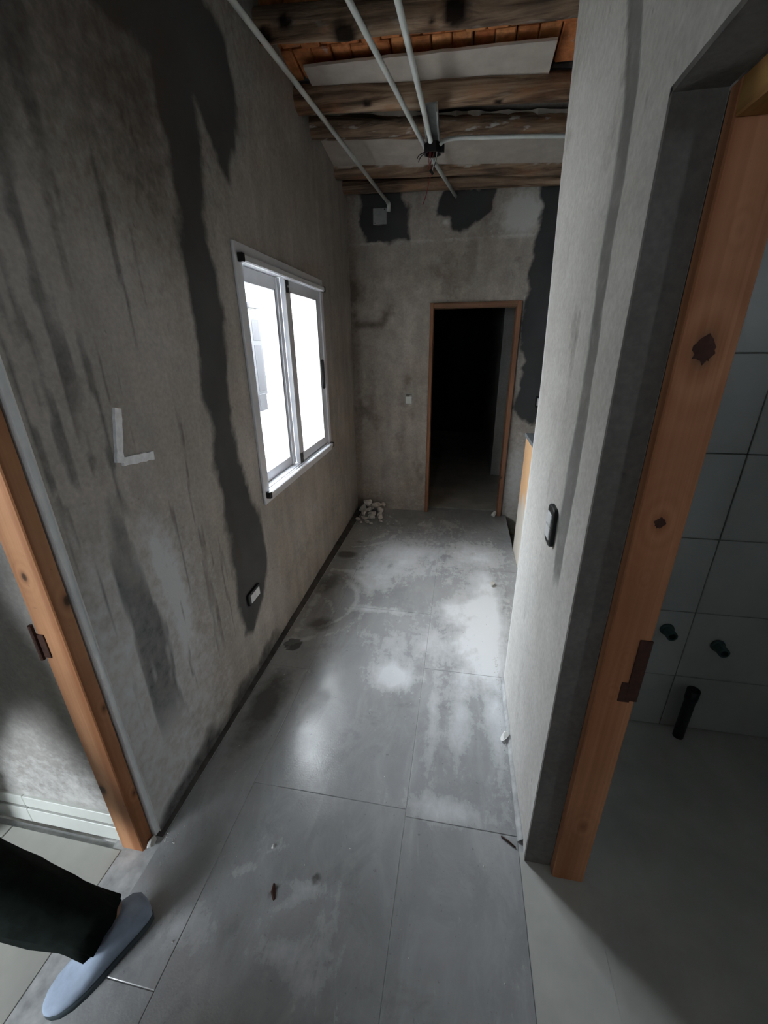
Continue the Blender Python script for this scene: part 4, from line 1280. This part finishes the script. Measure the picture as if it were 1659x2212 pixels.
# jacket
skin_obj('jacket', [(-1.375, .40, .92), (-1.40, .40, 1.08), (-1.44, .40, 1.28), (-1.46, .40, 1.44), (-1.455, .22, 1.40), (-1.36, .13, 1.12), (-1.485, .157, .925), (-1.455, .57, 1.40), (-1.42, .63, 1.12), (-1.545, .603, .945)],
         [(0, 1), (1, 2), (2, 3), (3, 4), (4, 5), (5, 6), (3, 7), (7, 8), (8, 9)], [(.155, .125), (.15, .12), (.16, .125), (.09, .09), .068, .056, .042, .068, .056, .042], M['jacket'])


# trousers: two tapering legs with open hems, joined at the hips
def lerp3(a, b, t_):
    return Vector(a) * (1 - t_) + Vector(b) * t_


bm = bmesh.new()
for hp, kn_, an, rad in ((HIP_L, KN_L, (-.897, .474, .108), (.105, .092, .076, .070, .071)), (HIP_R, KN_R, (-1.615, .615, .075), (.105, .092, .078, .072, .076))):
    pts = [P_(hp[0], hp[1], hp[2] + .12), P_(*hp), P_(*lerp3(hp, kn_, .5)), P_(*lerp3(hp, kn_, .92)), P_(*lerp3(kn_, an, .15)), P_(*lerp3(kn_, an, .4)), P_(*lerp3(kn_, an, .65)), P_(*lerp3(kn_, an, .86)), P_(*an)]
    rr = [.11, rad[0], .098, .086, .083, .078, .071, .066, .068]
    rg = add_tube(bm, pts, rr, 22, False)
    for i, ring in enumerate(rg):
        for k, v in enumerate(ring):
            v.co += Vector((.0, .0, 1)) * .006 * math.sin(k * 1.7 + i * 2.3) + Vector((0, 1, 0)) * .005 * math.sin(k * 2.9 + i * 1.1)
    inn = [bm.verts.new(v.co * .93 + P_(*an) * .07 + (pts[-2] - pts[-1]) * .1) for v in rg[-1]]
    inn2 = [bm.verts.new(v.co * .9 + pts[-2] * .1 + (pts[-2] - pts[-1]) * .5) for v in inn]
    for a, b in ((rg[-1], inn), (inn, inn2)):
        for k in range(22):
            bm.faces.new((a[k], a[(k + 1) % 22], b[(k + 1) % 22], b[k]))
r = bmesh.ops.create_uvsphere(bm, u_segments=18, v_segments=12, radius=1)
for v in r['verts']:
    v.co = P_(-1.37, .42, .90) + Vector((v.co.x * .135, v.co.y * .185, v.co.z * .13))
bobj('trousers', bm, M['pants'], per, True)


def shoe(heel, toe, lift, sock=True):
    """slip-on canvas shoe: lofted upper on a dark sole; heel/toe on the ground plane"""
    h = Vector((heel[0], heel[1], 0)); t_ = Vector((toe[0], toe[1], 0))
    f = (t_ - h); Ln = f.length; f.normalize(); s_ = Vector((-f.y, f.x, 0))

    def W_(a, b, z):
        zz = z + lift * max(0, 1 - a / .7)
        return P_(*(h + f * (a * Ln) + s_ * b + Vector((0, 0, zz))))
    # stations: position, half width, height of top, inner offset
    stn = [(0.0, .012, .055), (.02, .028, .080), (.08, .036, .100), (.2, .040, .112), (.32, .041, .114), (.45, .043, .100), (.58, .046, .076), (.7, .047, .054), (.82, .044, .044), (.92, .034, .034), (.975, .020, .026), (1.0, .008, .020)]
    n = 16

    def loft(name, zlow, prof, mat):
        bm = bmesh.new(); rings = []
        for a, w, ht in stn:
            ring = []
            for k in range(n):
                an_ = 2 * PI * k / n
                cx = math.copysign(abs(math.cos(an_)) ** .8, math.cos(an_)) * w * (1 if prof else 1.06)
                sz = math.sin(an_)
                if prof:
                    z = .016 + (ht - .016) * (.35 + .65 * max(sz, 0) ** .8) if sz >= 0 else .016
                    if sz < 0: z = .014
                else:
                    z = .018 if sz > 0 else .0
                ring.append(bm.verts.new(W_(a, cx, z)))
            rings.append(ring)
        for a, b in zip(rings, rings[1:]):
            for k in range(n):
                bm.faces.new((a[k], a[(k + 1) % n], b[(k + 1) % n], b[k]))
        bm.faces.new(rings[0][::-1]); bm.faces.new(rings[-1])
        return bobj(name, bm, mat, per, True)
    u_ = tag(loft('shoe', 0, True, M['shoe']), 'pale blue canvas shoe')
    so = loft('sole', 0, False, M['sole'])
    so.parent = u_
    tag(so, 'dark rubber sole')


shoe((-.842, .570), (-.968, .330), .012)
shoe((-1.56, .625), (-1.84, .62), 0.0)

# ================================================================== OUTSIDE (seen through the window), side-room window and added fill windows
gr = struct(box('floor_patio', (-9, -1.74, -.35), (-1.16, 12, -.12), M['ground']))
nb = empty('neighbour_house', (-3.0, 6.0, -.12), 'bright white neighbouring house wall with grey framed window, seen outdoors', 'building')
bm = bmesh.new(); add_box(bm, (-.25, -5.0, 0), (0, 2.2, 2.65)); bobj('wall', bm, M['outwall'], nb)
bm = bmesh.new(); add_box(bm, (0.001, 1.95, 0), (1.7, 2.2, 2.62)); tag(bobj('side_wall', bm, M['outwall'], nb), 'white wall closing the patio')
fr_ = box('house_window', (.0, -.12, 1.02), (.03, .21, 2.12), M['outframe'], nb, bevel=.003)  # plain grey framed window of the house, two panes, no slats
box('house_window_pane', (.028, -.06, 1.08), (.034, .15, 1.72), M['outgrey'], fr_, bevel=.002)
box('house_window_pane', (.028, -.06, 1.78), (.034, .15, 2.06), M['outgrey'], fr_, bevel=.002)
box('house_window_head', (.0, -.12, 2.20), (.05, .20, 2.27), M['outgrey'], nb, bevel=.003)
box('sill', (.0, -.12, .80), (.06, .10, 1.04), M['outgrey'], nb, bevel=.003)
bx = struct(box('floor_yard', (-9, -9, -.35), (9, -1.75, -.12), M['ground']))


def plain_window(name, x0, x1, z0, z1):
    w = sempty(name)
    xm = (x0 + x1) / 2
    bm = bmesh.new()
    for lo, hi in (((x0, -1.70, z0), (x0 + .05, -1.64, z1)), ((x1 - .05, -1.70, z0), (x1, -1.64, z1)), ((x0 + .05, -1.70, z0), (x1 - .05, -1.64, z0 + .05)), ((x0 + .05, -1.70, z1 - .05), (x1 - .05, -1.64, z1)), ((xm - .025, -1.70, z0 + .05), (xm + .025, -1.64, z1 - .05))):
        add_box(bm, lo, hi, .003)
    bobj('frame', bm, M['alu'], w)
    for a, b in ((x0 + .05, xm - .025), (xm + .025, x1 - .05)):
        box('pane', (a, -1.672, z0 + .05), (b, -1.667, z1 - .05), M['glass'], w)


plain_window('window_2', -2.9, -1.7, .80, 1.95)
plain_window('fill_window_front', -.55, -.20, 1.58, 1.93)  # unseen window added behind the camera for fill light
w4 = sempty('fill_window_bath')  # unseen bathroom window, added to brighten the tiled wall
bm = bmesh.new()
for lo, hi in (((2.23, -.87, 1.73), (2.29, -.85, 2.07)), ((2.23, -.55, 1.73), (2.29, -.53, 2.07)), ((2.23, -.85, 1.73), (2.29, -.55, 1.75)), ((2.23, -.85, 2.05), (2.29, -.55, 2.07))):
    add_box(bm, lo, hi, .002)
bobj('frame', bm, M['alu'], w4)
box('pane', (2.258, -.85, 1.75), (2.262, -.55, 2.05), M['glass'], w4)
